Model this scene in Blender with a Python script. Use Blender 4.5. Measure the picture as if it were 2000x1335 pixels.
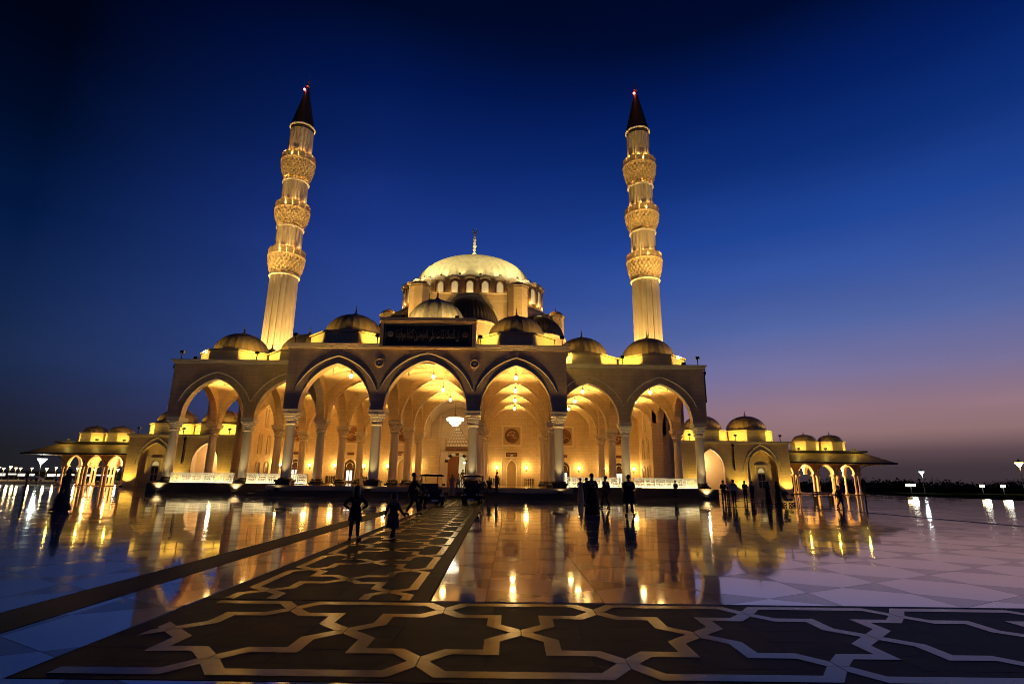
import bpy, bmesh, math, random
from mathutils import Vector, Matrix
random.seed(7)
C = bpy.context.scene
COL = C.collection
PI = math.pi
for o in list(bpy.data.objects): bpy.data.objects.remove(o)

# ------------------------------------------------------------------ camera
CAMX, CAMY, CAMZ = 7.8902, -49.3494, 1.5
PITCH, ROLL, YAW, FPX = 0.2512, 0.0121, -0.0006, 1055.96
Rr = Vector((math.cos(YAW), -math.sin(YAW), 0)); Fh = Vector((math.sin(YAW), math.cos(YAW), 0)); Zu = Vector((0, 0, 1))
Fw = Fh*math.cos(PITCH) + Zu*math.sin(PITCH); Up = Zu*math.cos(PITCH) - Fh*math.sin(PITCH)
cx = Rr*math.cos(ROLL) + Up*math.sin(ROLL); cyv = Up*math.cos(ROLL) - Rr*math.sin(ROLL); cz = -Fw
cam = bpy.data.objects.new('camera', bpy.data.cameras.new('camera')); COL.objects.link(cam)
cam.matrix_world = Matrix(((cx.x, cyv.x, cz.x, CAMX), (cx.y, cyv.y, cz.y, CAMY), (cx.z, cyv.z, cz.z, CAMZ), (0, 0, 0, 1)))
cam.data.sensor_width = 36; cam.data.lens = FPX/2000*36; cam.data.clip_start = 0.05; cam.data.clip_end = 6000
C.camera = cam

# ------------------------------------------------------------------ dusk sky
def lin(c): 
    return tuple(((v/255)/12.92 if v/255 <= .04045 else ((v/255+.055)/1.055)**2.4) for v in c)
W = bpy.data.worlds.new('World'); C.world = W; W.use_nodes = True
nt = W.node_tree; nt.nodes.clear()
def wn(t, **k):
    n = nt.nodes.new(t)
    for a, b in k.items(): setattr(n, a, b)
    return n
def ramp(stops, elev):
    r = wn('ShaderNodeValToRGB'); e = r.color_ramp.elements
    while len(e) > 1: e.remove(e[-1])
    for i, (d, c) in enumerate(stops):
        p = d/90
        el = e[0] if i == 0 else e.new(p)
        el.position = p; el.color = (*lin(c), 1)
    nt.links.new(elev, r.inputs[0]); return r.outputs[0]
tc = wn('ShaderNodeTexCoord'); sx = wn('ShaderNodeSeparateXYZ'); nt.links.new(tc.outputs['Generated'], sx.inputs[0])
asn = wn('ShaderNodeMath', operation='ARCSINE'); nt.links.new(sx.outputs[2], asn.inputs[0])
elv = wn('ShaderNodeMath', operation='DIVIDE'); nt.links.new(asn.outputs[0], elv.inputs[0]); elv.inputs[1].default_value = PI/2
GAZ = math.radians(58)
flat = wn('ShaderNodeVectorMath', operation='MULTIPLY'); nt.links.new(tc.outputs['Generated'], flat.inputs[0]); flat.inputs[1].default_value = (1, 1, 0)
nrm = wn('ShaderNodeVectorMath', operation='NORMALIZE'); nt.links.new(flat.outputs[0], nrm.inputs[0])
dot = wn('ShaderNodeVectorMath', operation='DOT_PRODUCT'); nt.links.new(nrm.outputs[0], dot.inputs[0]); dot.inputs[1].default_value = (math.sin(GAZ), math.cos(GAZ), 0)
skyA = ramp([(0,(28,28,30)),(2,(28,29,33)),(5,(29,34,52)),(9,(27,42,76)),(14.7,(15,35,75)),(20.5,(3,24,64)),(27.8,(0,11,38)),(34.6,(0,4,20)),(50,(0,2,14)),(90,(0,2,12))], elv.outputs[0])
skyM = ramp([(0,(56,54,66)),(2,(60,58,78)),(5,(62,66,112)),(10,(56,76,140)),(17.3,(45,70,142)),(25,(28,53,130)),(32.3,(13,38,105)),(39,(2,22,78)),(45,(0,9,40)),(60,(0,3,20)),(90,(0,2,12))], elv.outputs[0])
skyR = ramp([(0,(60,50,55)),(1.6,(66,54,60)),(2.8,(92,72,78)),(4.5,(144,112,114)),(6.8,(150,119,132)),(10.2,(120,114,156)),(14.5,(82,101,162)),(19,(55,84,158)),(23.5,(32,68,148)),(30,(13,45,118)),(36,(3,28,92)),(42,(0,10,45)),(60,(0,3,20)),(90,(0,2,12))], elv.outputs[0])
def mapr(a, b):
    m = wn('ShaderNodeMapRange', clamp=True); m.inputs[1].default_value = a; m.inputs[2].default_value = b
    nt.links.new(dot.outputs['Value'], m.inputs[0]); return m.outputs[0]
m1 = wn('ShaderNodeMixRGB'); nt.links.new(mapr(-.22, .28), m1.inputs[0]); nt.links.new(skyA, m1.inputs[1]); nt.links.new(skyM, m1.inputs[2])
m2 = wn('ShaderNodeMixRGB'); nt.links.new(mapr(.28, .86), m2.inputs[0]); nt.links.new(m1.outputs[0], m2.inputs[1]); nt.links.new(skyR, m2.inputs[2])
nz = wn('ShaderNodeTexNoise'); nz.inputs['Scale'].default_value = 2.2; nz.inputs['Detail'].default_value = 5; mpp = wn('ShaderNodeMapping'); mpp.inputs['Scale'].default_value = (1, 1, 5)
nt.links.new(tc.outputs['Generated'], mpp.inputs[0]); nt.links.new(mpp.outputs[0], nz.inputs['Vector'])
nr = wn('ShaderNodeMapRange'); nr.inputs[1].default_value = .3; nr.inputs[2].default_value = .7; nr.inputs[3].default_value = .93; nr.inputs[4].default_value = 1.07; nt.links.new(nz.outputs[0], nr.inputs[0])
hv = wn('ShaderNodeHueSaturation'); nt.links.new(m2.outputs[0], hv.inputs['Color']); nt.links.new(nr.outputs[0], hv.inputs['Value'])
bg = wn('ShaderNodeBackground'); bg.inputs[1].default_value = .87; nt.links.new(hv.outputs[0], bg.inputs[0])
wo = wn('ShaderNodeOutputWorld'); nt.links.new(bg.outputs[0], wo.inputs[0])
C.view_settings.view_transform = 'Standard'; C.view_settings.look = 'None'; C.view_settings.exposure = .22; C.view_settings.gamma = 1
C.view_settings.use_curve_mapping = False
C.render.engine = 'CYCLES'; C.cycles.use_denoising = True; C.cycles.max_bounces = 8; C.cycles.diffuse_bounces = 4; C.cycles.glossy_bounces = 4
C.cycles.sample_clamp_indirect = 6; C.cycles.filter_width = .95; C.cycles.caustics_reflective = False; C.cycles.caustics_refractive = False
K = 1.2                                           # one dial for every lamp of the floodlighting

# ------------------------------------------------------------------ materials
def mat(name, col, rough=.6, var=.12, scale=1.5, bump=0.0, bscale=20, metal=0.0, coat=0.0, ior=1.5, island=0.0, obj=0.0, streak=None, emit=None, spec=.5, coatior=1.5, rvar=0):
    m = bpy.data.materials.new(name); m.use_nodes = True; t = m.node_tree; b = t.nodes['Principled BSDF']; L = t.links.new
    b.inputs['Roughness'].default_value = rough; b.inputs['Metallic'].default_value = metal; b.inputs['IOR'].default_value = ior
    b.inputs['Specular IOR Level'].default_value = spec
    b.inputs['Coat Weight'].default_value = coat; b.inputs['Coat Roughness'].default_value = .035; b.inputs['Coat IOR'].default_value = coatior
    g = t.nodes.new('ShaderNodeNewGeometry')
    n = t.nodes.new('ShaderNodeTexNoise'); n.inputs['Scale'].default_value = scale; n.inputs['Detail'].default_value = 6
    mp = t.nodes.new('ShaderNodeMapping'); L(g.outputs['Position'], mp.inputs[0]); L(mp.outputs[0], n.inputs['Vector'])
    if streak: mp.inputs['Scale'].default_value = streak
    hs = t.nodes.new('ShaderNodeHueSaturation'); hs.inputs['Color'].default_value = (*col, 1)
    mr = t.nodes.new('ShaderNodeMapRange'); mr.inputs[1].default_value = .25; mr.inputs[2].default_value = .75; mr.inputs[3].default_value = 1-var; mr.inputs[4].default_value = 1+var
    L(n.outputs[0], mr.inputs[0]); last = mr.outputs[0]
    for amt, src in ((island, g.outputs['Random Per Island']), (obj, None)):
        if amt:
            if src is None: src = t.nodes.new('ShaderNodeObjectInfo').outputs['Random']
            r2 = t.nodes.new('ShaderNodeMapRange'); r2.inputs[3].default_value = 1-amt; r2.inputs[4].default_value = 1+amt; L(src, r2.inputs[0])
            mu = t.nodes.new('ShaderNodeMath'); mu.operation = 'MULTIPLY'; L(last, mu.inputs[0]); L(r2.outputs[0], mu.inputs[1]); last = mu.outputs[0]
    L(last, hs.inputs['Value']); L(hs.outputs[0], b.inputs['Base Color'])
    if bump:
        n2 = t.nodes.new('ShaderNodeTexNoise'); n2.inputs['Scale'].default_value = bscale; n2.inputs['Detail'].default_value = 4; L(mp.outputs[0], n2.inputs['Vector'])
        bp = t.nodes.new('ShaderNodeBump'); bp.inputs['Strength'].default_value = 1; bp.inputs['Distance'].default_value = bump; L(n2.outputs[0], bp.inputs['Height']); L(bp.outputs[0], b.inputs['Normal'])
    if rvar:
        n3 = t.nodes.new('ShaderNodeTexNoise'); n3.inputs['Scale'].default_value = 1.7; n3.inputs['Detail'].default_value = 8; n3.inputs['Roughness'].default_value = .65; L(g.outputs['Position'], n3.inputs['Vector'])
        r3 = t.nodes.new('ShaderNodeMapRange'); r3.inputs[1].default_value = .38; r3.inputs[2].default_value = .72; r3.inputs[3].default_value = .025; r3.inputs[4].default_value = rvar; L(n3.outputs[0], r3.inputs[0]); L(r3.outputs[0], b.inputs['Coat Roughness'])
    if emit: b.inputs['Emission Color'].default_value = (*emit[0], 1); b.inputs['Emission Strength'].default_value = emit[1]
    return m
def coursed(name, col, cw=.9, ch=.42, var=.1, rough=.62):
    """stone in courses: brick pattern gives faint joints and block-to-block tone"""
    m = mat(name, col, rough, var, 1.1, .004, 30, streak=(1, 1, .25)); t = m.node_tree; b = t.nodes['Principled BSDF']
    hs = [n for n in t.nodes if n.type == 'HUE_SAT'][0]; g = [n for n in t.nodes if n.type == 'NEW_GEOMETRY'][0]
    sp = t.nodes.new('ShaderNodeSeparateXYZ'); t.links.new(g.outputs['Position'], sp.inputs[0])
    ad = t.nodes.new('ShaderNodeMath'); ad.operation = 'ADD'; t.links.new(sp.outputs[0], ad.inputs[0]); t.links.new(sp.outputs[1], ad.inputs[1])
    cb = t.nodes.new('ShaderNodeCombineXYZ'); t.links.new(ad.outputs[0], cb.inputs[0]); t.links.new(sp.outputs[2], cb.inputs[1])
    br = t.nodes.new('ShaderNodeTexBrick'); br.inputs['Scale'].default_value = 1; br.inputs['Brick Width'].default_value = cw; br.inputs['Row Height'].default_value = ch
    br.inputs['Mortar Size'].default_value = .012; br.inputs['Color1'].default_value = (.91, .91, .92, 1); br.inputs['Color2'].default_value = (1.06, 1.04, 1.02, 1); br.inputs['Mortar'].default_value = (.66, .64, .62, 1)
    t.links.new(cb.outputs[0], br.inputs['Vector'])
    mx = t.nodes.new('ShaderNodeMixRGB'); mx.blend_type = 'MULTIPLY'; mx.inputs[0].default_value = 1
    t.links.new(hs.outputs[0], mx.inputs[1]); t.links.new(br.outputs[0], mx.inputs[2]); t.links.new(mx.outputs[0], b.inputs['Base Color'])
    return m
M = {}
M['stone'] = coursed('stone', (.58, .45, .27))
M['facade'] = coursed('facade_stone', (.64, .47, .27), var=.16)
M['trim'] = mat('trim_stone', (.66, .57, .43), .5, .08, 3)
M['plaster'] = mat('vault_plaster', (.62, .49, .29), .75, .06, .7)
M['mould'] = mat('vault_moulding', (.42, .30, .15), .7, .1, 3)
M['column'] = mat('column_marble', (.60, .52, .40), .28, .12, 1.2, streak=(1, 1, .35))
M['capital'] = mat('capital_stone', (.66, .58, .45), .5, .12, 6)
M['darkstone'] = mat('dark_granite', (.06, .05, .045), .25, .2, 8)
M['white'] = mat('white_marble', (.80, .77, .68), .4, .06, 4)
M['lead'] = mat('lead_sheet', (.38, .25, .14), .5, .25, 2.5, metal=.15, streak=(1, 1, .4))
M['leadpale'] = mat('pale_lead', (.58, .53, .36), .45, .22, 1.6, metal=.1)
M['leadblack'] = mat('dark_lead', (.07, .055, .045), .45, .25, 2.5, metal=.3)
M['bronze'] = mat('bronze', (.24, .13, .06), .35, .2, 9, metal=.6)
M['panelblack'] = mat('black_panel', (.016, .018, .015), .3, .2, 5)
M['letter'] = mat('dull_lettering', (.22, .19, .15), .4, .1, 5)
M['wood'] = mat('carved_wood', (.25, .085, .03), .45, .3, 6)
M['darkwood'] = mat('dark_wood', (.06, .03, .018), .45, .3, 6)
M['black'] = mat('black_paint', (.012, .012, .012), .45, .1, 5)
M['metal'] = mat('dark_metal', (.03, .03, .03), .4, .2, 8, metal=.5)
M['red'] = mat('red_panel', (.11, .04, .018), .5, .2, 6)
M['tile_light'] = mat('white_marble_tile', (.72, .69, .68), .07, .16, .9, .0009, 1.3, coat=1, coatior=2.9, ior=1.5, island=.10, obj=.08, spec=.6, rvar=.075)
M['tile_grey'] = mat('grey_marble_tile', (.27, .23, .23), .10, .16, .9, .0009, 1.3, coat=.35, coatior=1.6, ior=1.45, island=.16, obj=.12, spec=.4, rvar=.15)
M['tile_warm_lit'] = mat('lamplit_warm_tile', (.52, .36, .22), .08, .2, .9, .0010, 1.3, coat=1, coatior=2.3, island=.16, obj=.15, spec=.6, rvar=.07)  # tan paving, with the orange of nearby lamps put into its colour
M['tile_dark'] = mat('dark_granite_tile', (.012, .0105, .012), .5, .55, 5, .0014, 3, island=.4, obj=.45, spec=.035)
M['tile_tan'] = mat('tan_marble_tile', (.10, .042, .013), .19, .5, 7, .0014, 3, ior=1.55, spec=.55, island=.2, obj=.25)
M['tile_tan'].node_tree.nodes['Principled BSDF'].inputs['Specular Tint'].default_value = (1, .52, .20, 1)
M['grout'] = mat('grout', (.04, .037, .034), .6, .2, 6)
M['floor'] = mat('polished_floor', (.34, .20, .09), .12, .2, 1.5, .0008, 1.5, coat=.5)
M['asphalt'] = mat('asphalt', (.035, .033, .032), .8, .3, 5, spec=.1)
M['lawn'] = mat('dark_lawn', (.012, .016, .008), .95, .4, 3, spec=0)
M['leaf'] = mat('dark_leaves', (.03, .042, .018), .8, .4, 3, spec=.1)
M['bark'] = mat('bark', (.06, .045, .03), .9, .3, 6)
M['skin'] = mat('skin', (.30, .17, .11), .5, .08, 20)
M['hair'] = mat('hair', (.012, .010, .009), .5, .2, 60)
def glow(name, col, s): return mat(name, (.8, .8, .8), .5, 0, 1, emit=(col, s))
M['lampwhite'] = glow('lamp_glass', (1, .86, .55), 9)
M['lampwarm'] = glow('lamp_warm_glass', (1, .66, .26), 9)
M['lampcold'] = glow('lamp_cold_glass', (.86, .95, .95), 2.6)
M['lamporange'] = glow('lamp_orange_glass', (1, .48, .12), 9)
M['farlamp'] = glow('far_lamp_glass', (1, .72, .33), 4.5); M['farwin'] = glow('far_window', (1, .93, .78), 1.3)
M['crystal'] = glow('lit_crystal', (1, .88, .62), 1.7)
M['lampred'] = glow('beacon_glass', (1, .06, .05), 14)
M['winlit'] = glow('lit_window', (1, .72, .30), .32)
M['hallglow'] = glow('bright_hall_glass', (1, .93, .75), 1.6)
def cloth(name, c): return mat(name, c, .85, .15, 30)
GOLD = (1, .60, .165); AMBER = (1, .54, .14); YEL = (1, .68, .11); PALE = (1, .76, .33); WHT = (1, .84, .46)

# ------------------------------------------------------------------ mesh helpers
class MB:
    def __init__(s): s.v = []; s.f = []
    def add(s, vs, fs):
        k = len(s.v); s.v += [tuple(v) for v in vs]; s.f += [tuple(i+k for i in f) for f in fs]; return s
    def box(s, x0, x1, y0, y1, z0, z1):
        return s.add([(x, y, z) for z in (z0, z1) for y in (y0, y1) for x in (x0, x1)], [(0,2,3,1),(4,5,7,6),(0,1,5,4),(2,6,7,3),(0,4,6,2),(1,3,7,5)])
    def lathe(s, prof, n=24, c=(0,0,0), mod=None, ky=1.0, ph=0.0, cap=True, a0=0.0, a1=2*PI):
        full = abs(a1-a0-2*PI) < 1e-6; m = n if full else n+1; vs = []; fs = []
        for i, (r, z) in enumerate(prof):
            for j in range(m):
                a = a0+(a1-a0)*j/n+ph; q = r*(mod(i, a, j) if mod else 1)
                vs.append((c[0]+q*math.cos(a), c[1]+ky*q*math.sin(a), c[2]+z))
        for i in range(len(prof)-1):
            for j in range(n):
                k = (j+1) % m; fs.append((i*m+j, i*m+k, (i+1)*m+k, (i+1)*m+j))
        if cap and full:
            if prof[0][0] > 1e-4: fs.append(tuple(range(m))[::-1])
            if prof[-1][0] > 1e-4: fs.append(tuple(range((len(prof)-1)*m, len(prof)*m)))
        return s.add(vs, fs)
    def tube(s, pts, r, n=6):
        pts = [Vector(p) for p in pts]; R = r if isinstance(r, (list, tuple)) else [r]*len(pts); vs = []; fs = []
        for i, p in enumerate(pts):
            t = (pts[min(i+1, len(pts)-1)]-pts[max(i-1, 0)])
            if t.length < 1e-9: t = Vector((0,0,1))
            t.normalize(); u = t.cross(Vector((0,0,1)) if abs(t.z) < .9 else Vector((1,0,0))).normalized(); w = t.cross(u)
            for j in range(n):
                a = 2*PI*j/n; q = p+(u*math.cos(a)+w*math.sin(a))*R[i]; vs.append(q)
        for i in range(len(pts)-1):
            for j in range(n):
                k = (j+1) % n; fs.append((i*n+j, i*n+k, (i+1)*n+k, (i+1)*n+j))
        fs.append(tuple(range(n))[::-1]); fs.append(tuple(range((len(pts)-1)*n, len(pts)*n)))
        return s.add(vs, fs)
    def prism(s, poly, z0, z1, top=None):
        n = len(poly); t = top or [z1]*n
        return s.add([(x, y, z0) for x, y in poly]+[(p[0], p[1], t[i]) for i, p in enumerate(poly)],
            [tuple(range(n, 2*n))]+[(i, (i+1) % n, n+(i+1) % n, n+i) for i in range(n)])
    def ball(s, c, r, n=10, sz=1.0):
        prof = [(r*math.sin(PI*i/n), -r*sz*math.cos(PI*i/n)) for i in range(n+1)]; return s.lathe(prof, n+2, c, cap=False)
    def mesh(s, name, smooth=None):
        me = bpy.data.meshes.new(name); me.from_pydata(s.v, [], s.f); me.update()
        if smooth is not None:
            me.polygons.foreach_set('use_smooth', [True]*len(me.polygons)); me.set_sharp_from_angle(angle=math.radians(smooth))
        return me
def ob(name, mb, m, parent=None, smooth=None):
    me = mb.mesh(name, smooth) if isinstance(mb, MB) else mb
    o = bpy.data.objects.new(name, me); COL.objects.link(o)
    if m is not None and not me.materials: me.materials.append(M[m] if isinstance(m, str) else m)
    if parent: o.parent = parent
    return o
def tag(o, label=None, cat=None, group=None, kind=None):
    if label: o['label'] = label
    if cat: o['category'] = cat
    if group: o['group'] = group
    if kind: o['kind'] = kind
    return o
def thing(name, label, cat, loc=(0,0,0), rz=0, group=None):
    o = bpy.data.objects.new(name, None); COL.objects.link(o); o.location = loc; o.rotation_euler = (0, 0, rz)
    return tag(o, label, cat, group)
def copy_tree(o, parent=None):
    c = o.copy(); COL.objects.link(c); c.parent = parent
    for ch in list(o.children): copy_tree(ch, c)
    return c
def point(loc, p, col=GOLD, r=.12, parent=None, name='lamp_light'):
    d = bpy.data.lights.new(name, 'POINT'); d.energy = p*K; d.color = col; d.shadow_soft_size = r
    o = bpy.data.objects.new(name, d); COL.objects.link(o); o.location = loc
    if parent: o.parent = parent
    return o
def spot(loc, to, p, col=GOLD, ang=70, r=.08, parent=None, name='spot_light', blend=.6):
    d = bpy.data.lights.new(name, 'SPOT'); d.energy = p*K; d.color = col; d.shadow_soft_size = r; d.spot_size = math.radians(ang); d.spot_blend = blend
    o = bpy.data.objects.new(name, d); COL.objects.link(o); o.location = loc
    o.rotation_euler = (Vector(to)-Vector(loc)).to_track_quat('-Z', 'Y').to_euler()
    if parent: o.parent = parent
    return o
def arch_pts(a, h, n=12):
    if h >= a:
        R = (a*a+h*h)/(2*a); c = R-a; f1 = math.acos(max(-1, -c/R)); L = []
        for i in range(n+1):
            f = PI+(f1-PI)*i/n; L.append((c+R*math.cos(f), R*math.sin(f)))
    else: L = [(-a*math.cos(PI/2*i/n), h*math.sin(PI/2*i/n)) for i in range(n+1)]
    L[0] = (-a, 0); L[-1] = (0, h)
    return L+[(-x, z) for x, z in L[-2::-1]]
def arch_wall(mb, o, d, L, th, ztop, ops, zbot=7.6, n=12):
    """wall along d from o, its underside cut by pointed arches (centre, half span, spring, apex)"""
    d = Vector((d[0], d[1], 0)).normalized(); nn = Vector((-d.y, d.x, 0)); o = Vector((o[0], o[1], 0))
    B = [(0, zbot)]
    for c, a, zs, za in ops:
        B.append((c-a, zbot))
        if zs > zbot+1e-3: B.append((c-a, zs))
        B += [(c+x, zs+z) for x, z in arch_pts(a, za-zs, n)][(1 if zs <= zbot+1e-3 else 1):-1]
        if zs > zbot+1e-3: B.append((c+a, zs))
        B.append((c+a, zbot))
    B.append((L, zbot))
    def P(s, z, k): q = o+d*s+nn*(k*th/2); return (q.x, q.y, z)
    for (s0, z0), (s1, z1) in zip(B, B[1:]):
        if abs(s0-s1) < 1e-6 and abs(z0-z1) < 1e-6: continue
        mb.add([P(s0,z0,-1),P(s1,z1,-1),P(s1,z1,1),P(s0,z0,1)], [(0,3,2,1)])
        if s1-s0 > 1e-6:
            mb.add([P(s0,z0,-1),P(s1,z1,-1),P(s1,ztop,-1),P(s0,ztop,-1),P(s0,z0,1),P(s1,z1,1),P(s1,ztop,1),P(s0,ztop,1)], [(0,1,2,3),(4,7,6,5),(3,2,6,7)])
    for s, f in ((0, (0,1,3,2)), (L, (0,2,3,1))):
        mb.add([P(s,zbot,-1),P(s,zbot,1),P(s,ztop,-1),P(s,ztop,1)], [f])
    return mb
def arch_panel(mb, c, a, z0, zs, za, y, dep, n=8):
    """flat arched panel facing -Y: centre x c, half width a, from z0 to apex za"""
    out = [(c-a, z0)]+[(c+x, zs+z) for x, z in arch_pts(a, za-zs, n)]+[(c+a, z0)]
    k = len(out); return mb.add([(x, y, z) for x, z in out]+[(x, y+dep, z) for x, z in out], [tuple(range(k))]+[(i, (i+1) % k, k+(i+1) % k, k+i)[::-1] for i in range(k)])
def arch_trim(mb, c, a, z0, zs, za, y, r, n=10):
    pts = ([(c-a, y, z0)] if z0 < zs-1e-3 else [])+[(c+x, y, zs+z) for x, z in arch_pts(a, za-zs, n)]+([(c+a, y, z0)] if z0 < zs-1e-3 else [])
    return mb.tube(pts, r, 6)
def ribbed(n, amp): return lambda i, a, j: 1+amp*(1 if j % 2 == 0 else 0)
FINIAL = [(.10,0),(.16,.1),(.30,.16),(.12,.34),(.05,.42),(.15,.56),(.05,.70),(.11,.80),(.04,.90),(.08,.97),(.03,1.05),(.02,1.35),(0,1.4)]
def finial(mb, c, s=1.0, h=1.0): return mb.lathe([(r*s, z*h) for r, z in FINIAL], 10, c, cap=False)
def octa(R, ph=PI/8): return [(R/math.cos(PI/8)*math.cos(ph+k*PI/4), R/math.cos(PI/8)*math.sin(ph+k*PI/4)) for k in range(8)]

# ------------------------------------------------------------------ ground and plaza
tag(ob('ground', MB().add([(-3000,-400,-.25),(3000,-400,-.25),(3000,4000,-.25),(-3000,4000,-.25)], [(0,1,2,3)]), 'lawn'), kind='structure')
plaza = tag(ob('plaza', MB().box(-78, 67.5, -60, 66, -.24, -.035), 'grout'), kind='structure')
tag(ob('road', MB().box(-400, -78.5, -20, 400, -.24, -.12), 'asphalt'), kind='structure')
SK = .026
def pathx(y): return 5.43-SK*(y+42)
PHW = 1.44; BY0, BY1 = -44.70, -41.84; PEND = -2.2
def clip(poly, n, c):
    out = []
    for i in range(len(poly)):
        p, q = poly[i], poly[(i+1) % len(poly)]; a = p[0]*n[0]+p[1]*n[1]-c; b = q[0]*n[0]+q[1]*n[1]-c
        if a >= 0: out.append(p)
        if (a >= 0) != (b >= 0): t = a/(a-b); out.append((p[0]+(q[0]-p[0])*t, p[1]+(q[1]-p[1])*t))
    return out
def area(p): return abs(sum(p[i][0]*p[(i+1) % len(p)][1]-p[(i+1) % len(p)][0]*p[i][1] for i in range(len(p))))/2
def pl(y0, off):  # half-plane right of the skewed line x = pathx(y)+off
    n = Vector((1, SK)).normalized(); return (n.x, n.y), n.x*(pathx(0)+off)
R_right = [pl(0, PHW+.02), ((0, 1), BY1+.02)]
def neg(h): return ((-h[0][0], -h[0][1]), -h[1])
R_strip = [neg(pl(0, -PHW-.02)), pl(0, -PHW-1.10)]
R_left = [neg(pl(0, -PHW-1.84))]
R_front = [pl(0, -PHW-.02), ((0, -1), -BY0+.02)]
def in_view(x, y):
    d = Vector((x-CAMX, y-CAMY, -CAMZ)); f = d.dot(Fw)
    return f > .5 and abs(d.dot(cx)/f*FPX) < 1040 and -d.dot(cyv)/f*FPX < 700
e = .88; P0 = (12.92, -41.42); a1 = (2*e*math.cos(PI/6), e); a2 = (0, 2*e)
def shrink(poly, g=.0055):
    mx = sum(p[0] for p in poly)/len(poly); my = sum(p[1] for p in poly)/len(poly)
    out = []
    for x, y in poly:
        d = math.hypot(x-mx, y-my); k = max(0, (d-g)/d) if d > 0 else 0; out.append((mx+(x-mx)*k, my+(y-my)*k))
    return out
pieces = []
for i in range(-62, 38):
    for j in range(-60, 70):
        px, py = P0[0]+i*a1[0]+j*a2[0], P0[1]+i*a1[1]+j*a2[1]
        if not (-72 < px < 66 and -53 < py < 33): continue
        q = lambda u, v: (px+u[0]/2+v[0]/2, py+u[1]/2+v[1]/2)
        am = (a1[0]-a2[0], a1[1]-a2[1]); z = (0, 0)
        hexa = [(px+e*math.cos(PI/6+k*PI/3), py+e*math.sin(PI/6+k*PI/3)) for k in range(6)]
        for poly, mt in ((hexa, 'tile_light'), ([q(a1, z), q(a2, a1), q(a2, z)], 'tile_grey'), ([q(am, z), q(a1, am), q(a1, z)], 'tile_grey')):
            for reg in (R_right, R_strip, R_left, R_front):
                p = poly
                for h in reg:
                    p = clip(p, *h)
                    if len(p) < 3: break
                if len(p) >= 3 and area(p) > .004:
                    mxx = sum(v[0] for v in p)/len(p); myy = sum(v[1] for v in p)/len(p)
                    if -14.8 < mxx < 14.8 and myy > -1.7 or abs(mxx) < 29 and myy > 7.6: continue
                    pieces.append((math.hypot(mxx-CAMX, myy-CAMY), in_view(mxx, myy), shrink(p), mt, mxx, myy))
pieces.sort(key=lambda t: (not t[1], t[0]))
rest = {'tile_light': MB(), 'tile_grey': MB(), 'tile_warm_lit': MB()}
for k, (dd, vis, p, mt, mxx, myy) in enumerate(pieces):
    if (mxx < -14 and myy > -8.6) or (mxx > 14 and myy > -12): mt = 'tile_warm_lit'  # paving before halls and pavilions, their lamp glow painted into the tone
    sg = .0011 if dd < 25 else .0016
    tx, ty = random.gauss(0, sg*.8), random.gauss(0, sg)
    zt = [(x-mxx)*tx+(y-myy)*ty for x, y in p]
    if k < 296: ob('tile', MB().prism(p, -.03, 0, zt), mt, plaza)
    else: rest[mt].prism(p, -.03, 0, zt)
tag(ob('tile_field', rest['tile_light'], 'tile_light', plaza), kind='stuff'); tag(ob('warm_lit_tile_field', rest['tile_warm_lit'], 'tile_warm_lit', plaza), kind='stuff'); tag(ob('grey_tile_field', rest['tile_grey'], 'tile_grey', plaza), kind='stuff')

def ribbon(pts, w):
    pts = [Vector((a, b)) for a, b in pts]; l = []; r = []
    for i, p in enumerate(pts):
        d0 = (p-pts[i-1]).normalized() if i else None; d1 = (pts[i+1]-p).normalized() if i < len(pts)-1 else None
        d0 = d0 or d1; d1 = d1 or d0
        n0 = Vector((-d0.y, d0.x)); n1 = Vector((-d1.y, d1.x)); m = (n0+n1).normalized(); k = w/2/max(.35, m.dot(n0))
        l.append(tuple(p+m*k)); r.append(tuple(p-m*k))
    return l+r[::-1]
TX, TM = .93, .66
def pattern(P):
    """pieces of one repeat: (polygon in (s, t))"""
    out = []; w = .152; g = .004; h = P/2; a = .605/.89*h; ex = .12
    for sg in (1, -1):
        top = [(-ex, TX-ex*1.45), (0, TX), (.22, 1.25), (P-.22, 1.25), (P, TX), (P+ex, TX-ex*1.45)]
        p = ribbon(top, w); p = clip(p, (1, 0), g); p = clip(p, (-1, 0), -(P-g)); p = clip(p, (0, 1), TX+g); out.append([(s, sg*t) for s, t in p])
        low = [(-ex, TX+ex*1.2), (0, TX), (.22, TM), (a, TM), (a, .28), (h, 0), (h+ex, -ex)]
        p = ribbon(low, w); p = clip(p, (1, 0), g); p = clip(p, (0, -1), -(TX-g)); p = clip(p, (-1, 0), -(h-g)); p = clip(p, (0, 1), g)
        out.append([(s, sg*t) for s, t in p]); out.append([(P-s, sg*t) for s, t in p])
    return out
def orient(p):
    A = sum(p[i][0]*p[(i+1) % len(p)][1]-p[(i+1) % len(p)][0]*p[i][1] for i in range(len(p)))
    return p if A > 0 else p[::-1]
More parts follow.
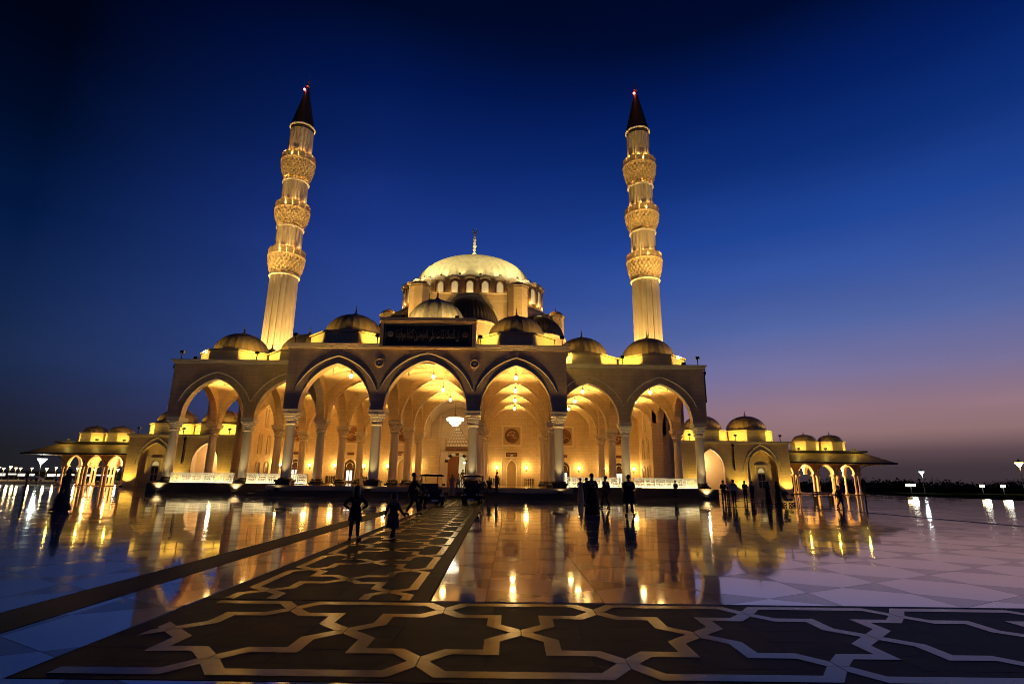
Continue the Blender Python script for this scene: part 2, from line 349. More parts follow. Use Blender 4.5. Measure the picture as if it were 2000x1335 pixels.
def lay(name, P, n, kt, tr, s0, s1, tlo, thi, inside):
    root = tag(ob(name, MB().prism(orient([tr(s0, tlo), tr(s1, tlo), tr(s1, thi), tr(s0, thi)]), -.06, -.02), 'grout'), kind='structure')
    slabs = []; nt_ = 7; dt = (thi-tlo)/nt_
    k = 0; s = s0; sl = .92
    while s < s1-.05:
        for i in range(nt_):
            a, b = s+.002, min(s+sl, s1)-.002; u, v = tlo+i*dt+.002, tlo+(i+1)*dt-.002
            slabs.append([tr(a, u), tr(b, u), tr(b, v), tr(a, v)])
        s += sl
    slabs = [(math.hypot(sum(p[0] for p in q)/4-CAMX, sum(p[1] for p in q)/4-CAMY), q) for q in slabs]
    slabs.sort(key=lambda t: (not in_view(sum(p[0] for p in t[1])/4, sum(p[1] for p in t[1])/4), t[0]))
    mb = MB(); nn_ = 0
    for d_, q in slabs:
        zt = [random.gauss(0, .0004) for _ in q]
        if nn_ < 150: ob('dark_tile', MB().prism(orient(q), -.03, 0, zt), 'tile_dark', root); nn_ += 1
        else: mb.prism(orient(q), -.03, 0)
    if mb.v: tag(ob('dark_tile_field', mb, 'tile_dark', root), kind='stuff')
    far = []; inl = []
    for k in range(n[0], n[1]):
        for p in pattern(P):
            q = [(s+k*P, t*kt) for s, t in p]
            for h in inside: q = clip(q, *h) if len(q) > 2 else []
            if len(q) > 2 and area(q) > .003:
                w_ = orient([tr(s, t) for s, t in q]); inl.append((math.hypot(w_[0][0]-CAMX, w_[0][1]-CAMY), w_))
    inl.sort(key=lambda t: (not in_view(*t[1][0]), t[0])); mb = MB()
    for k, (d_, q) in enumerate(inl):
        if k < 200: ob('inlay_tile', MB().prism(q, -.02, .004), 'tile_tan', root)
        else: mb.prism(q, -.02, .004)
    if mb.v: tag(ob('inlay_field', mb, 'tile_tan', root), kind='stuff')
    return root
XL = pathx(-43.2)-PHW
lay('patterned_band', 1.79, (-2, 32), 1.0, lambda s, t: (7.12+s, -43.27+t), XL-7.12, 66-7.12, BY0+43.27, BY1+43.27-.03, [((1, 0), XL+.25-7.12)])
lay('patterned_path', 1.84, (-1, 22), .90, lambda s, t: (pathx(-41.27+s)-t, -41.27+s), BY1+.002+41.27, PEND+41.27, -PHW, PHW, [((1, 0), BY1+41.27+.03), ((-1, 0), -(PEND+41.27))])
# thin tan kerb line along the path's left edge, the dark stripe beyond it, and the drain lines across the plaza
def strip(name, pts, m, z=.0): return tag(ob(name, MB().prism(orient(pts), -.03, z), m), kind='structure')
strip('dark_stripe', [(pathx(y)-PHW+o, y) for y, o in ((-52, -1.82), (-52, -1.12), (-3, -1.12), (-3, -1.82))], 'tile_dark', .002)
ky_ = tag(ob('drain_line', MB().box(13.2, 27.8, -12.25, -11.95, -.02, .005), 'tile_dark'), kind='structure')
tag(ob('drain_line', MB().box(-34, -13.2, -8.9, -8.6, -.02, .005), 'tile_dark'), kind='structure')
tag(ob('drain_line', MB().box(27.85, 28.2, -28, 7, -.02, .0055), 'tile_dark'), kind='structure')

# ------------------------------------------------------------------ the mosque
mosque = thing('mosque', 'floodlit domed stone mosque with tall open arcade and black inscription panel', 'mosque')
XC = [-27.7, -19.9, -12.2, -4.39, 4.39, 12.2, 19.9, 27.7]
BX = [-23.8, -16.05, -8.3, 0, 8.3, 16.05, 23.8]
RY = [.42, 8.45, 16.1, 24.0]; BYC = [4.25, 12.3, 20.05, 28.0]
PZ = .9
# platform and steps
ob('platform', MB().box(-13.3, 13.3, -.95, 7.3, 0, PZ), 'facade', mosque); ob('platform', MB().box(-28.95, 28.95, 7.301, 33, 0, PZ), 'darkstone', mosque)
ob('platform_floor', MB().box(-13.28, 13.28, -.93, 7.3, PZ, PZ+.012).box(-28.9, 28.9, 7.3, 31.8, PZ, PZ+.012), 'floor', mosque)
ob('step', MB().box(-13.9, 13.9, -1.5, -.95, 0, .5), 'darkstone', mosque)
ob('step', MB().box(-14.5, 14.5, -2.05, -1.5, 0, .25), 'darkstone', mosque)
# facades and arcades
def ops(xs, o, bx, ap, half): return [(b-o, (3.82 if b == 0 else half), 7.6, (12.24 if b == 0 else ap)) for b in bx]
ob('facade_wall', arch_wall(MB(), (-12.95, .42), (1, 0), 25.9, .95, 13.36, ops(0, -12.95, BX[2:5], 11.89, 3.3)), 'facade', mosque, 40)
for r, y in enumerate(RY[1:]):
    w = arch_wall(MB(), (-28.6, y), (1, 0), 57.2, .8, 13.2, ops(0, -28.6, BX, 11.76, 3.3))
    ob('arcade_wall', w, 'facade' if r == 0 else 'stone', mosque, 40)
for x in XC:
    y0 = 0.9 if abs(x) < 13 else 8.86
    rows = [b for b in BYC if b > y0]
    segs = [(RY[BYC.index(b)]+.401, b, RY[BYC.index(b)+1]-.401 if BYC.index(b) < 3 else 32) for b in rows]
    if abs(x) > 20: segs = [s for s in segs if s[1] < 26]
    mb = MB()
    for a, b, c in segs: arch_wall(mb, (x, a), (0, 1), c-a, .8, 13.19, [(b-a, min(3.3, (c-a)/2-.02), 7.6, 11.76)])
    ob('arcade_wall', mb, 'facade' if abs(x) > 20 else 'stone', mosque, 40)
# vaults with raised triangular mouldings
def vault_z(u, v): return min(13.1, 7.6+4.45*math.sqrt(max(0, 2-u*u-v*v)))
def vault(cx_, cy_, hx, hy):
    n = 18; mb = MB()
    vs = [(cx_+hx*(-1+2*i/n), cy_+hy*(-1+2*j/n), vault_z(-1+2*i/n, -1+2*j/n)) for j in range(n+1) for i in range(n+1)]
    mb.add(vs, [(j*(n+1)+i, (j+1)*(n+1)+i, (j+1)*(n+1)+i+1, j*(n+1)+i+1) for j in range(n) for i in range(n)])
    v = ob('vault', mb, 'plaster', mosque, 30)
    mo = MB()
    for su in (1, -1):
        for sv in (1, -1):
            for k in (.0, .13):
                T = [(.10+k*.9, .80-k*.9), (.72-k*.8, .62-k*.25), (.78-k*1.6, .20+k*.6)]
                T = [(.16+k, .82-k*1.1), (.70-k*1.3, .66-k*.8), (.58-k*1.1, .20+k*.9)]
                pts = []
                for q in range(3):
                    A, B = T[q], T[(q+1) % 3]
                    pts += [(A[0]+(B[0]-A[0])*i/5, A[1]+(B[1]-A[1])*i/5) for i in range(5)]
                pts.append(pts[0])
                mo.tube([(cx_+su*hx*a, cy_+sv*hy*b, vault_z(a, b)-.03) for a, b in pts], .075, 4)
    ob('vault_moulding', mo, 'mould', v)
for i, bx in enumerate(BX):
    hx = (XC[i+1]-XC[i])/2; cxx = (XC[i+1]+XC[i])/2
    for j, by in enumerate(BYC):
        if j == 0 and not 2 <= i <= 4: continue
        y0 = RY[j]; y1 = RY[j+1] if j < 3 else 31.9
        vault(cxx, (y0+y1)/2, hx, (y1-y0)/2)
ob('roof_slab', MB().box(-13, 13, .1, 8, 13.362, 13.5).box(-28.6, 28.6, 8.1, 34, 13.202, 13.4), 'stone', mosque)
# columns: shaft > capital, base
sh_prof = [(.455, 1.5), (.46, 1.7), (.44, 3.2), (.41, 6.2)]
def scal(i, a, j): return 1+(.07 if i % 2 else .0)*math.cos(14*a+(PI if (i//2) % 2 else 0))
cap_prof = [(.43,6.2),(.52,6.26),(.52,6.36),(.44,6.42),(.46,6.55),(.56,6.60),(.54,6.72),(.60,6.76),(.58,6.90),(.68,6.95),(.64,7.08),(.72,7.12),(.66,7.16)]
cap_m = MB().lathe(cap_prof, 56, mod=scal)
cap_m.box(-.70, .70, -.70, .70, 7.16, 7.26); cap_m.box(-.64, .64, -.64, .64, 7.26, 7.44); cap_m.box(-.72, .72, -.72, .72, 7.44, 7.598)
cap_me = cap_m.mesh('capital', 35)
base_me = MB().lathe([(.62,1.1),(.66,1.18),(.62,1.28),(.52,1.32),(.56,1.42),(.47,1.5)], 28).box(-.66,.66,-.66,.66,PZ+.012,1.1).mesh('base', 35)
ped_me = MB().lathe([(.60,1.36),(.64,1.42),(.6,1.48),(.5,1.52)], 28).box(-.70,.70,-.70,.70,1.18,1.36).box(-.62,.62,-.62,.62,.75,1.18).box(-.74,.74,-.74,.74,.26,.75).mesh('base', 35)
shaft_me = MB().lathe(sh_prof, 28).mesh('column', 35)
for me, m in ((cap_me, 'capital'), (base_me, 'darkstone'), (ped_me, 'darkstone'), (shaft_me, 'column')): me.materials.append(M[m])
for r, y in enumerate(RY):
    for x in XC:
        if r == 0 and abs(x) > 13: continue
        if r == 3 and abs(x) > 25: continue
        c = ob('column', shaft_me, None, mosque); c.location = (x, y, 0)
        ob('capital', cap_me, None, c); ob('base', ped_me if r == 0 else base_me, None, c)
for x in (-12.2, 12.2):                              # the corner columns are doubled to the side
    pass
# facade mouldings, cornices, rosettes
def trims(bx, half, ap, y, zmeet, kx=None):
    for b in bx:
        a = 3.82 if b == 0 else half; z = 12.24 if b == 0 else ap
        L_ = [(b+x*(a+.78)/a, y-.02, 7.75+(zz)*(z+.74-7.75)/(z-7.6)) for x, zz in arch_pts(a, z-7.6, 12)]
        lim = 4.36 if b == 0 else 3.88
        L_ = [p for p in L_ if abs(p[0]-b) <= lim]
        ob('arch_moulding', MB().tube(L_, .06, 5), 'trim', mosque)
        ob('arch_moulding', MB().tube([(b+x*1.005, y-.012, 7.6+zz*1.004) for x, zz in arch_pts(a, z-7.6, 12)], .055, 5), 'trim', mosque)
trims(BX[2:5], 3.3, 11.89, -.06, 9.4)
trims([BX[0], BX[1], BX[5], BX[6]], 3.3, 11.76, 8.04, 9.2)
def cornice(x0, x1, y, z, sides=()):
    mb = MB().box(x0-.1, x1+.1, y-.12, y+.3, z-.42, z-.26).box(x0-.2, x1+.2, y-.24, y+.3, z-.258, z-.10).box(x0-.32, x1+.32, y-.36, y+.3, z-.098, z)
    ob('cornice', mb, 'trim', mosque)
cornice(-13.0, -4.62, -.06, 13.78); cornice(4.62, 13.0, -.06, 13.78)
cornice(-28.6, -13.3, 8.04, 13.82); cornice(13.3, 28.6, 8.04, 13.82)
for sx_ in (-1, 1):
    ob('cornice', MB().box(sx_*12.7 if sx_ > 0 else -13.3, 13.3 if sx_ > 0 else -12.7, .3, 8.0, 13.37, 13.76), 'trim', mosque)
    ob('cornice', MB().box(28.3 if sx_ > 0 else -29.0, 29.0 if sx_ > 0 else -28.3, 8.5, 32, 13.41, 13.81), 'trim', mosque)
    ob('rain_pipe', MB().tube([(sx_*28.85, 8.6, 13.3), (sx_*28.85, 8.6, 9.9)], .09, 8).box(sx_*28.85-.16, sx_*28.85+.16, 8.45, 8.75, 12.9, 13.3), 'metal', mosque)
    ob('rosette', MB().lathe([(.44,0),(.44,.10),(.36,.16),(.30,.08),(.20,.12),(0,.16)], 24).mesh('rosette', 40), 'facade', mosque)
    r_ = COL.objects[-1] if False else None
for o in [o for o in mosque.children if o.name.startswith('rosette')]:
    o.rotation_euler = (PI/2, 0, 0)
ros = [o for o in mosque.children if o.name.startswith('rosette')]
for o, x in zip(ros, (-4.44, 4.40)): o.location = (x, -.055, 12.0)
# inscription block over the middle arch
ob('inscription_block', MB().box(-4.55, 4.45, -.30, .6, 13.362, 16.0), 'facade', mosque)
fr = MB()
for a, b, c, d, p in ((-4.6,4.5,15.98,16.32,-.52),(-4.5,4.4,15.78,15.979,-.42)): fr.box(a, b, p, .62, c, d)
fr.box(-4.5,-4.22,-.40,-.301,13.45,15.779); fr.box(4.12,4.4,-.40,-.301,13.45,15.779); fr.box(-4.219,4.119,-.40,-.301,13.45,13.56)
ob('inscription_frame', fr, 'facade', mosque)
insc = ob('inscription_panel', MB().box(-4.2, 4.1, -.36, -.302, 13.565, 15.775), 'panelblack', mosque)
FORMS = {'ا':'ﺍﺎﺍﺎ','ل':'ﻝﻞﻟﻠ','ص':'ﺹﺺﺻﺼ','ة':'ﺓﺔﺓﺔ','ك':'ﻙﻚﻛﻜ','ن':'ﻥﻦﻧﻨ','ت':'ﺕﺖﺗﺘ','ع':'ﻉﻊﻋﻌ','ى':'ﻯﻰﻯﻰ','م':'ﻡﻢﻣﻤ','ؤ':'ﺅﺆﺅﺆ','ي':'ﻱﻲﻳﻴ','ب':'ﺏﺐﺑﺒ','و':'ﻭﻮﻭﻮ','ق':'ﻕﻖﻗﻘ','إ':'ﺇﺈﺇﺈ'}
def shape(word):
    out = []; w = word.replace('لا', '\ufefb'); prev = False
    for i, ch in enumerate(w):
        if ch == '\ufefb': out.append('\ufefc' if prev else '\ufefb'); prev = False; continue
        nxt = i+1 < len(w); joins = ch not in 'اةىؤوإ'
        f = FORMS[ch]; out.append(f[(3 if nxt and joins else 1) if prev else (2 if nxt and joins else 0)]); prev = joins and nxt
    return ''.join(out[::-1])
def text_mesh(name, s, size, width, ext, m, parent, loc, rot=(PI/2, 0, 0)):
    c = bpy.data.curves.new(name, 'FONT'); c.body = s; c.size = size; c.extrude = ext; c.align_x = 'CENTER'; c.resolution_u = 3
    o = bpy.data.objects.new(name, c); COL.objects.link(o); dg = bpy.context.evaluated_depsgraph_get(); dg.update()
    me = bpy.data.meshes.new_from_object(o.evaluated_get(dg)); bpy.data.objects.remove(o)
    xs = [v.co.x for v in me.vertices]; 
    if xs and width:
        k = width/(max(xs)-min(xs))
        for v in me.vertices: v.co.x *= k
    t = ob(name, me, m, parent); t.location = loc; t.rotation_euler = rot; return t
text_mesh('lettering', ' '.join(shape(w) for w in 'إن الصلاة كانت على المؤمنين كتابا موقوتا'.split()[::-1]), 1.25, 5.9, .03, 'letter', insc, (-.05, -.37, 14.35))
for x, m in ((-3.55, 'letter'), (3.45, 'bronze')):
    d_ = ob('disc', MB().lathe([(.30,0),(.30,.05),(.24,.07),(0,.07)], 24), m, insc); d_.rotation_euler = (PI/2, 0, 0); d_.location = (x, -.362, 14.75)
ob('border', MB().box(-4.05,3.95,-.38,-.361,15.62,15.67).box(-4.05,3.95,-.38,-.361,13.66,13.71).box(-4.05,-4.0,-.38,-.361,13.711,15.619).box(3.9,3.95,-.38,-.361,13.711,15.619), 'letter', insc)

# domes over the arcade bays: dome > drum, finial
def bay_dome(x, y, z0=13.45, R=3.85, dr=1.62, r=3.0, h=2.45, n=56, ribamp=.026, dm='lead', fs=1.0, parent=None, fm='lead', amp2=None, dmat='stone'):
    prof = [(r*1.04, z0+dr+.18), (r*1.04, z0+dr+.3)]+[(r*math.cos(PI/2*k/10), z0+dr+.3+h*math.sin(PI/2*k/10)) for k in range(10)]+[(.02, z0+dr+.3+h)]
    d = ob('dome', MB().lathe(prof, n, (x, y, 0), mod=ribbed(n, ribamp)), dm, parent or mosque, 20)
    dm_ = MB().prism([(x+a, y+b) for a, b in octa(R)], z0, z0+dr); dm_.prism([(x+a, y+b) for a, b in octa(R+.16)], z0+dr+.001, z0+dr+.16)
    ob('drum', dm_, dmat, d); ob('finial', finial(MB(), (x, y, z0+dr+.28+h), fs, fs*.95), fm, d); return d
for x in (-8.3, 8.3): bay_dome(x, 4.1, 13.5, 3.75, 1.55, 2.85, 2.5, fs=.85)
for x in (-23.8, -16.05, 16.05, 23.8):
    bay_dome(x, 12.4, 13.42, 3.75, 1.62, 2.95, 2.55, fs=.85); bay_dome(x, 20.1, 13.42, 3.75, 1.62, 2.95, 2.5, fs=.85)
cd = bay_dome(0, 4.5, 13.5, 3.4, 2.7, 2.95, 3.2, 40, .055, mat('ribbed_gilt_lead', (.46, .36, .20), .5, .2, 2.5), 1.0, fm='bronze')

# side walls of the hall bays, with windows
for s in (-1, 1):
    x0, x1 = sorted((s*26.8, s*28.9))
    w = ob('side_wall', MB().box(x0, x1, 23.6, 32.4, PZ+.012, 13.19), 'stone', mosque)
    ob('pilaster', MB().box(*sorted((s*26.5, s*27.9)), 22.9, 23.6, PZ+.012, 8.9).box(*sorted((s*26.4, s*28.0)), 22.8, 23.6, 8.9, 9.15), 'stone', mosque)
    xi = s*26.8
    def wpanel(yc, hw, z0, zs, za, m, parent, dep=.05):
        out = [(yc-hw, z0)]+[(yc+a, zs+b) for a, b in arch_pts(hw, za-zs, 6)]+[(yc+hw, z0)]; k = len(out); q = xi-s*dep
        f = list(range(k)); return ob('window', MB().add([(q, y, z) for y, z in out]+[(xi, y, z) for y, z in out], [tuple(f)]+[(i, (i+1) % k, k+(i+1) % k, k+i) for i in f]), m, parent)
    def wframe(yc, hw, z0, zs, za, win): 
        pts = [(xi-s*.06, yc-hw, z0)]+[(xi-s*.06, yc+a, zs+b) for a, b in arch_pts(hw, za-zs, 6)]+[(xi-s*.06, yc+hw, z0)]
        ob('frame', MB().tube(pts, .09, 5), 'trim', win)
    for yc, z0, zs, za in ((26.6, 4.7, 7.0, 7.5), (29.3, 4.7, 7.0, 7.5), (27.95, 8.4, 10.6, 11.1)):
        wframe(yc, .5, z0, zs, za, wpanel(yc, .42, z0, zs, za, 'mould', w))
    for yc in (26.6, 29.3):
        wframe(yc, .62, 1.3, 3.1, 3.7, wpanel(yc, .5, 1.3, 3.1, 3.7, 'darkwood', w, .04))

# back wall with the portal, medallions and niches
BW = 32.0
bwm = MB().box(-26.8, -1.35, BW, BW+.8, PZ+.012, 13.19).box(1.35, 26.8, BW, BW+.8, PZ+.012, 13.19).box(-1.349, 1.349, BW, BW+.8, 4.9, 13.19)
ob('back_wall', bwm, 'stone', mosque)
def mbox(name, a, m, p): return ob(name, MB().box(*a), m, p)
def medallion(x, zc=7.97, hw=1.30):
    p = ob('medallion', MB().box(x-hw, x+hw, BW-.08, BW-.001, zc-1.33, zc+1.33), 'mould', mosque)
    f = MB()
    for a in (-1, 1): f.box(x+a*(hw+.06)-.1, x+a*(hw+.06)+.1, BW-.14, BW-.002, zc-1.5, zc+1.5); f.box(x-hw+.04, x+hw-.04, BW-.14, BW-.002, zc+a*1.41-.09, zc+a*1.41+.09)
    ob('frame', f, 'trim', p)
    d = ob('disc', MB().lathe([(1.06,0),(1.06,.05),(.98,.09),(.92,.05),(0,.05)], 36), 'red', p); d.rotation_euler = (PI/2, 0, 0); d.location = (x, BW-.082, zc)
    rng = random.Random(int(x*10)); cal = MB()
    for k in range(7):
        a = rng.uniform(0, 6.28); rr = rng.uniform(.15, .6); cxm, czm = x+rr*math.cos(a), zc+rr*math.sin(a); q = rng.uniform(.18, .42); b0 = rng.uniform(0, 6.28); sp = rng.uniform(2, 4.6)
        pts = [(cxm+q*math.cos(b0+sp*t/8)*1.3, BW-.15, czm+q*.7*math.sin(b0+sp*t/8)) for t in range(9)]
        pts = [p_ for p_ in pts if math.hypot(p_[0]-x, p_[2]-zc) < .86]
        if len(pts) > 2: cal.tube(pts, .05, 4)
    ob('calligraphy', cal, 'mould', p)
for x in (-23.7, -15.7, -8.0, 8.0, 15.7, 23.7): medallion(x)
for x in (-8.0, 8.0):
    p = ob('wall_plaque', MB().box(x-.84, x+.84, BW-.09, BW-.001, 4.92, 5.56), 'red', mosque)
    ob('frame', MB().box(x-.94,x+.94,BW-.12,BW-.0905,5.561,5.65).box(x-.94,x+.94,BW-.12,BW-.0905,4.83,4.919).box(x-.94,x-.841,BW-.12,BW-.0905,4.92,5.56).box(x+.841,x+.94,BW-.12,BW-.0905,4.92,5.56), 'trim', p)
    ob('lettering', MB().box(x-.7,x+.7,BW-.1,BW-.0901,5.3,5.34).box(x-.6,x+.6,BW-.1,BW-.0901,5.1,5.16), 'mould', p)
    n_ = ob('niche', arch_panel(MB(), x, .62, PZ+.02, 3.3, 4.35, BW-.05, .049), 'mould', mosque)
    f = MB(); arch_trim(f, x, .70, PZ+.02, 3.3, 4.55, BW-.1, .10)
    for k in range(3): f.box(x-.34+k*.1, x+.34-k*.1, BW-.16, BW-.051, 4.62+k*.24, 4.78+k*.24)
    f.box(x-1.55, x-1.42, BW-.1, BW-.002, PZ+.02, 4.75).box(x+1.42, x+1.55, BW-.1, BW-.002, PZ+.02, 4.75)
    ob('frame', f, 'trim', n_)
for x in (-23.7, -15.7, 15.7, 23.7):
    d = ob('door', MB().box(x-.72, x+.72, BW-.08, BW-.001, PZ+.012, 3.0), 'darkwood', mosque)
    ob('door_glass', MB().box(x-.40, x-.08, BW-.10, BW-.0805, 1.25, 2.7).box(x+.08, x+.40, BW-.10, BW-.0805, 1.25, 2.7), 'hallglow', d)
    ob('fanlight', arch_panel(MB(), x, .70, 3.05, 3.35, 4.2, BW-.08, .079), 'darkwood', d)
    f = MB(); arch_trim(f, x, .86, PZ+.02, 3.3, 4.4, BW-.1, .11); arch_trim(f, x, .48, 3.12, 3.3, 3.85, BW-.1, .05)
    ob('frame', f, 'trim', d); ob('lintel_panel', MB().box(x-.5, x+.5, BW-.06, BW-.001, 4.9, 5.3), 'red', d)
# the portal
po = ob('portal', MB().box(-2.94, -2.55, BW-.35, BW-.001, PZ+.012, 11.0).box(2.55, 2.94, BW-.35, BW-.001, PZ+.012, 11.0).box(-2.549, 2.549, BW-.35, BW-.001, 10.6, 11.0), 'stone', mosque)
ob('portal_lining', MB().box(-2.5, -1.45, BW-.12, BW-.001, PZ+.012, 5.5).box(1.45, 2.5, BW-.12, BW-.001, PZ+.012, 5.5), 'trim', po)
ob('inscription_band', MB().box(-1.75, 1.75, BW-.22, BW-.001, 5.78, 6.22), 'red', po)
hood = MB()
for k, (hw, z0, z1, n) in enumerate(((1.62, 6.26, 6.8, 8), (1.45, 6.8, 7.3, 7), (1.15, 7.3, 7.75, 6), (.9, 7.75, 8.15, 5), (.66, 8.15, 8.55, 4), (.40, 8.55, 9.15, 2))):
    yy = BW-.16-.09*k
    for i in range(n):
        w = 2*hw/n; xx = -hw+w*(i+.5); arch_panel(hood, xx, w*.40, z0+.06, z0+.2, z1-.05, yy-.06, .055, 4)
    ob('hood_tier', MB().box(-hw, hw, yy, BW-.001, z0+.001, z1), 'mould', po)  # recess shade put into the colour: tiers darker than the scallops
ob('stalactite_hood', hood, 'trim', po)
ob('hood_shade', MB().box(-1.9,-1.66,BW-.1,BW-.001,5.78,7.4).box(1.66,1.9,BW-.1,BW-.001,5.78,7.4), 'mould', po)
for k in range(9):                                      # striped arch over the door
    a0 = PI*k/9; a1_ = PI*(k+1)/9; r0, r1 = 1.36, 1.86
    q = [(r*math.cos(a)*1.0, r*math.sin(a)*.75) for r, a in ((r0,a0),(r1,a0),(r1,a1_),(r0,a1_))]
    ob('voussoir', MB().add([(x, BW-.14-.004*(k % 2), 4.0+z) for x, z in q]+[(x, BW-.001, 4.0+z) for x, z in q], [(0,1,2,3),(0,4,5,1),(1,5,6,2),(2,6,7,3),(3,7,4,0)]), 'darkstone' if k % 2 == 0 else 'white', po)
dl = ob('door', MB().box(-1.34, .12, BW+.02, BW+.14, PZ+.012, 4.85), 'wood', mosque)
ob('door_panel', MB().box(-1.15,-.1,BW-.02,BW+.019,1.3,2.6).box(-1.15,-.1,BW-.02,BW+.019,2.8,3.9), 'bronze', dl)
ob('door_frame', MB().box(.125,.25,BW+.02,BW+.2,PZ+.012,4.85).box(1.2,1.345,BW+.02,BW+.2,PZ+.012,4.85), 'darkwood', dl)
ob('inner_hall', MB().box(-6,6,44,44.3,0,12).box(-6,-5.7,33,43.99,0,12).box(5.7,6,33,43.99,0,12).box(-5.699,5.699,33,43.99,.8,PZ), 'white', mosque)
ih = thing('chandelier', 'white glowing chandelier inside the prayer hall, glimpsed through the open door', 'chandelier', (1.0, 39, 4.2))
ob('lamp_ring', MB().lathe([(.7,-.1),(.75,0),(.7,.1),(.6,.1),(.6,-.1)], 20, cap=False), 'lampwhite', ih); ob('lamp_ring', MB().lathe([(.35,-.5),(.4,-.4),(.35,-.3),(.3,-.4)], 16, cap=False), 'lampwhite', ih)
ob('chain', MB().tube([(0,0,.1),(0,0,4)], .03), 'bronze', ih); point((1.0, 38.4, 3.2), 260, WHT, .3)

# ------------------------------------------------------------------ upper building: octagon, semi-domes, drum, great dome
OC = [(-8.6,42),(8.6,42),(16.2,52),(12,66),(-12,66),(-16.2,52)]
ob('octagon_base', MB().prism(OC, 13.4, 32.2), 'stone', mosque)
ob('octagon_cornice', MB().prism([(x*1.012, 52+(y-52)*1.012) for x, y in OC], 32.201, 32.45), 'trim', mosque)
ob('front_wall', MB().box(-8.6, 8.6, 41.9, 43.2, 32.46, 33.7), 'stone', mosque); ob('cornice', MB().box(-8.7, 8.7, 41.75, 43.3, 33.701, 33.9), 'trim', mosque)
ob('hall_block', MB().box(-22, 22, 34, 72, 13.41, 15.2), 'stone', mosque)
def semi(cx_, cy_, ang, R, zs, rise, zb):
    """half-round apse with a ribbed lead semi-dome, opening turned to direction ang"""
    a0, a1_ = ang-PI/2, ang+PI/2
    ex = ob('apse_wall', MB().lathe([(R+.25, zb), (R+.25, zs-.35), (R+.42, zs-.3), (R+.42, zs-.02), (R-.3, zs)], 32, (cx_, cy_, 0), a0=a0, a1=a1_), 'stone', mosque, 30)
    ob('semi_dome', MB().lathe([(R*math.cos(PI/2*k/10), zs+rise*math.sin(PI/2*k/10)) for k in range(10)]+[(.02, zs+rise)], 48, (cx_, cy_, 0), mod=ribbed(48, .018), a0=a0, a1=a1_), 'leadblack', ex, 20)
    t = Vector((-math.sin(ang), math.cos(ang), 0)); n = Vector((math.cos(ang), math.sin(ang), 0)); o = Vector((cx_, cy_, 0))+n*.05
    ob('arch_moulding', MB().tube([tuple(o+t*(x*1.06)+Vector((0, 0, zs+z*1.03))) for x, z in arch_pts(R, rise*1.04, 12)], .17, 6), 'trim', ex)
semi(0, 42, -PI/2, 5.3, 27.4, 5.4, 13.5)
for s in (1, -1): semi(s*12.4, 47, math.atan2(-.605, .796*s), 4.9, 26.6, 4.5, 13.5)
def turret(x, y, r, z0, z1, zt):
    t = ob('turret', MB().prism([(x+a, y+b) for a, b in octa(r)], z0, z1-.001).prism([(x+a, y+b) for a, b in octa(r+.22)], z1, z1+.28), 'stone', mosque)
    h = (zt-z1)*.45
    ob('turret_dome', MB().lathe([(r*1.0*math.cos(PI/2*k/8), z1+.28+h*math.sin(PI/2*k/8)) for k in range(8)]+[(.02, z1+.28+h)], 40, (x, y, 0), mod=ribbed(40, .03)), 'lead', t, 20)
    ob('finial', finial(MB(), (x, y, z1+.25+h), .55, (zt-z1-.3-h)/1.4), 'bronze', t)
for s in (1, -1): turret(s*8.75, 42.3, 1.75, 13.4, 34.75, 36.9); turret(s*16.3, 52, 1.55, 13.4, 32.3, 34.8)
KY = 8.2/13.6; DX, DY = 0, 52.2
drum = ob('main_drum', MB().lathe([(13.35, 32.46), (13.35, 37.5)], 96, (DX, DY, 0), ky=KY, cap=False), 'lead', mosque, 30)
NW = 30
ev = MB(); n = 240
ring = [(13.3, 37.3), (14.0, 37.55), (14.1, 38.0), (13.6, 38.12), (11.2, 38.12)]; vs = []
for i, (r, z) in enumerate(ring):
    for j in range(n):
        a = 2*PI*j/n; wv = .16*math.cos(NW*(a+PI/2)) if i < 4 else 0; vs.append((DX+(r+.10*math.cos(NW*(a+PI/2)))*math.cos(a), DY+KY*(r+.10*math.cos(NW*(a+PI/2)))*math.sin(a), z+wv))
ev.add(vs, [(i*n+j, i*n+(j+1) % n, (i+1)*n+(j+1) % n, (i+1)*n+j) for i in range(len(ring)-1) for j in range(n)])
ob('drum_eave', ev, 'trim', drum, 40)
win_me = arch_panel(MB(), 0, .56, 0, 2.2, 2.85, -.10, .12).mesh('window'); win_me.materials.append(M['winlit'])
frm = MB(); arch_trim(frm, 0, .66, -.05, 2.2, 2.98, -.12, .12); frm.box(-.72, .72, -.22, .02, -.14, -.051); frm_me = frm.mesh('frame', 40); frm_me.materials.append(M['trim'])
pier_me = MB().box(-.36, .36, -.42, .1, -1.2, 3.2).box(-.46, .46, -.52, .1, 3.2, 3.42).mesh('pier'); pier_me.materials.append(M['lead'])
for k in range(NW):
    a = -PI/2+2*PI*k/NW
    if math.sin(a) > .25: continue
    def on_drum(a, r): 
        x, y = DX+r*math.cos(a), DY+KY*r*math.sin(a); nx, ny = math.cos(a), math.sin(a)/KY; return x, y, math.atan2(ny, nx)+PI/2
    x, y, rz = on_drum(a, 13.36); w = ob('window', win_me, None, drum); w.location = (x, y, 34.05); w.rotation_euler = (0, 0, rz)
    f = ob('frame', frm_me, None, drum); f.location = (x, y, 34.05); f.rotation_euler = (0, 0, rz)
    x, y, rz = on_drum(a+PI/NW, 13.36); p = ob('pier', pier_me, None, drum); p.location = (x, y, 34.05); p.rotation_euler = (0, 0, rz)
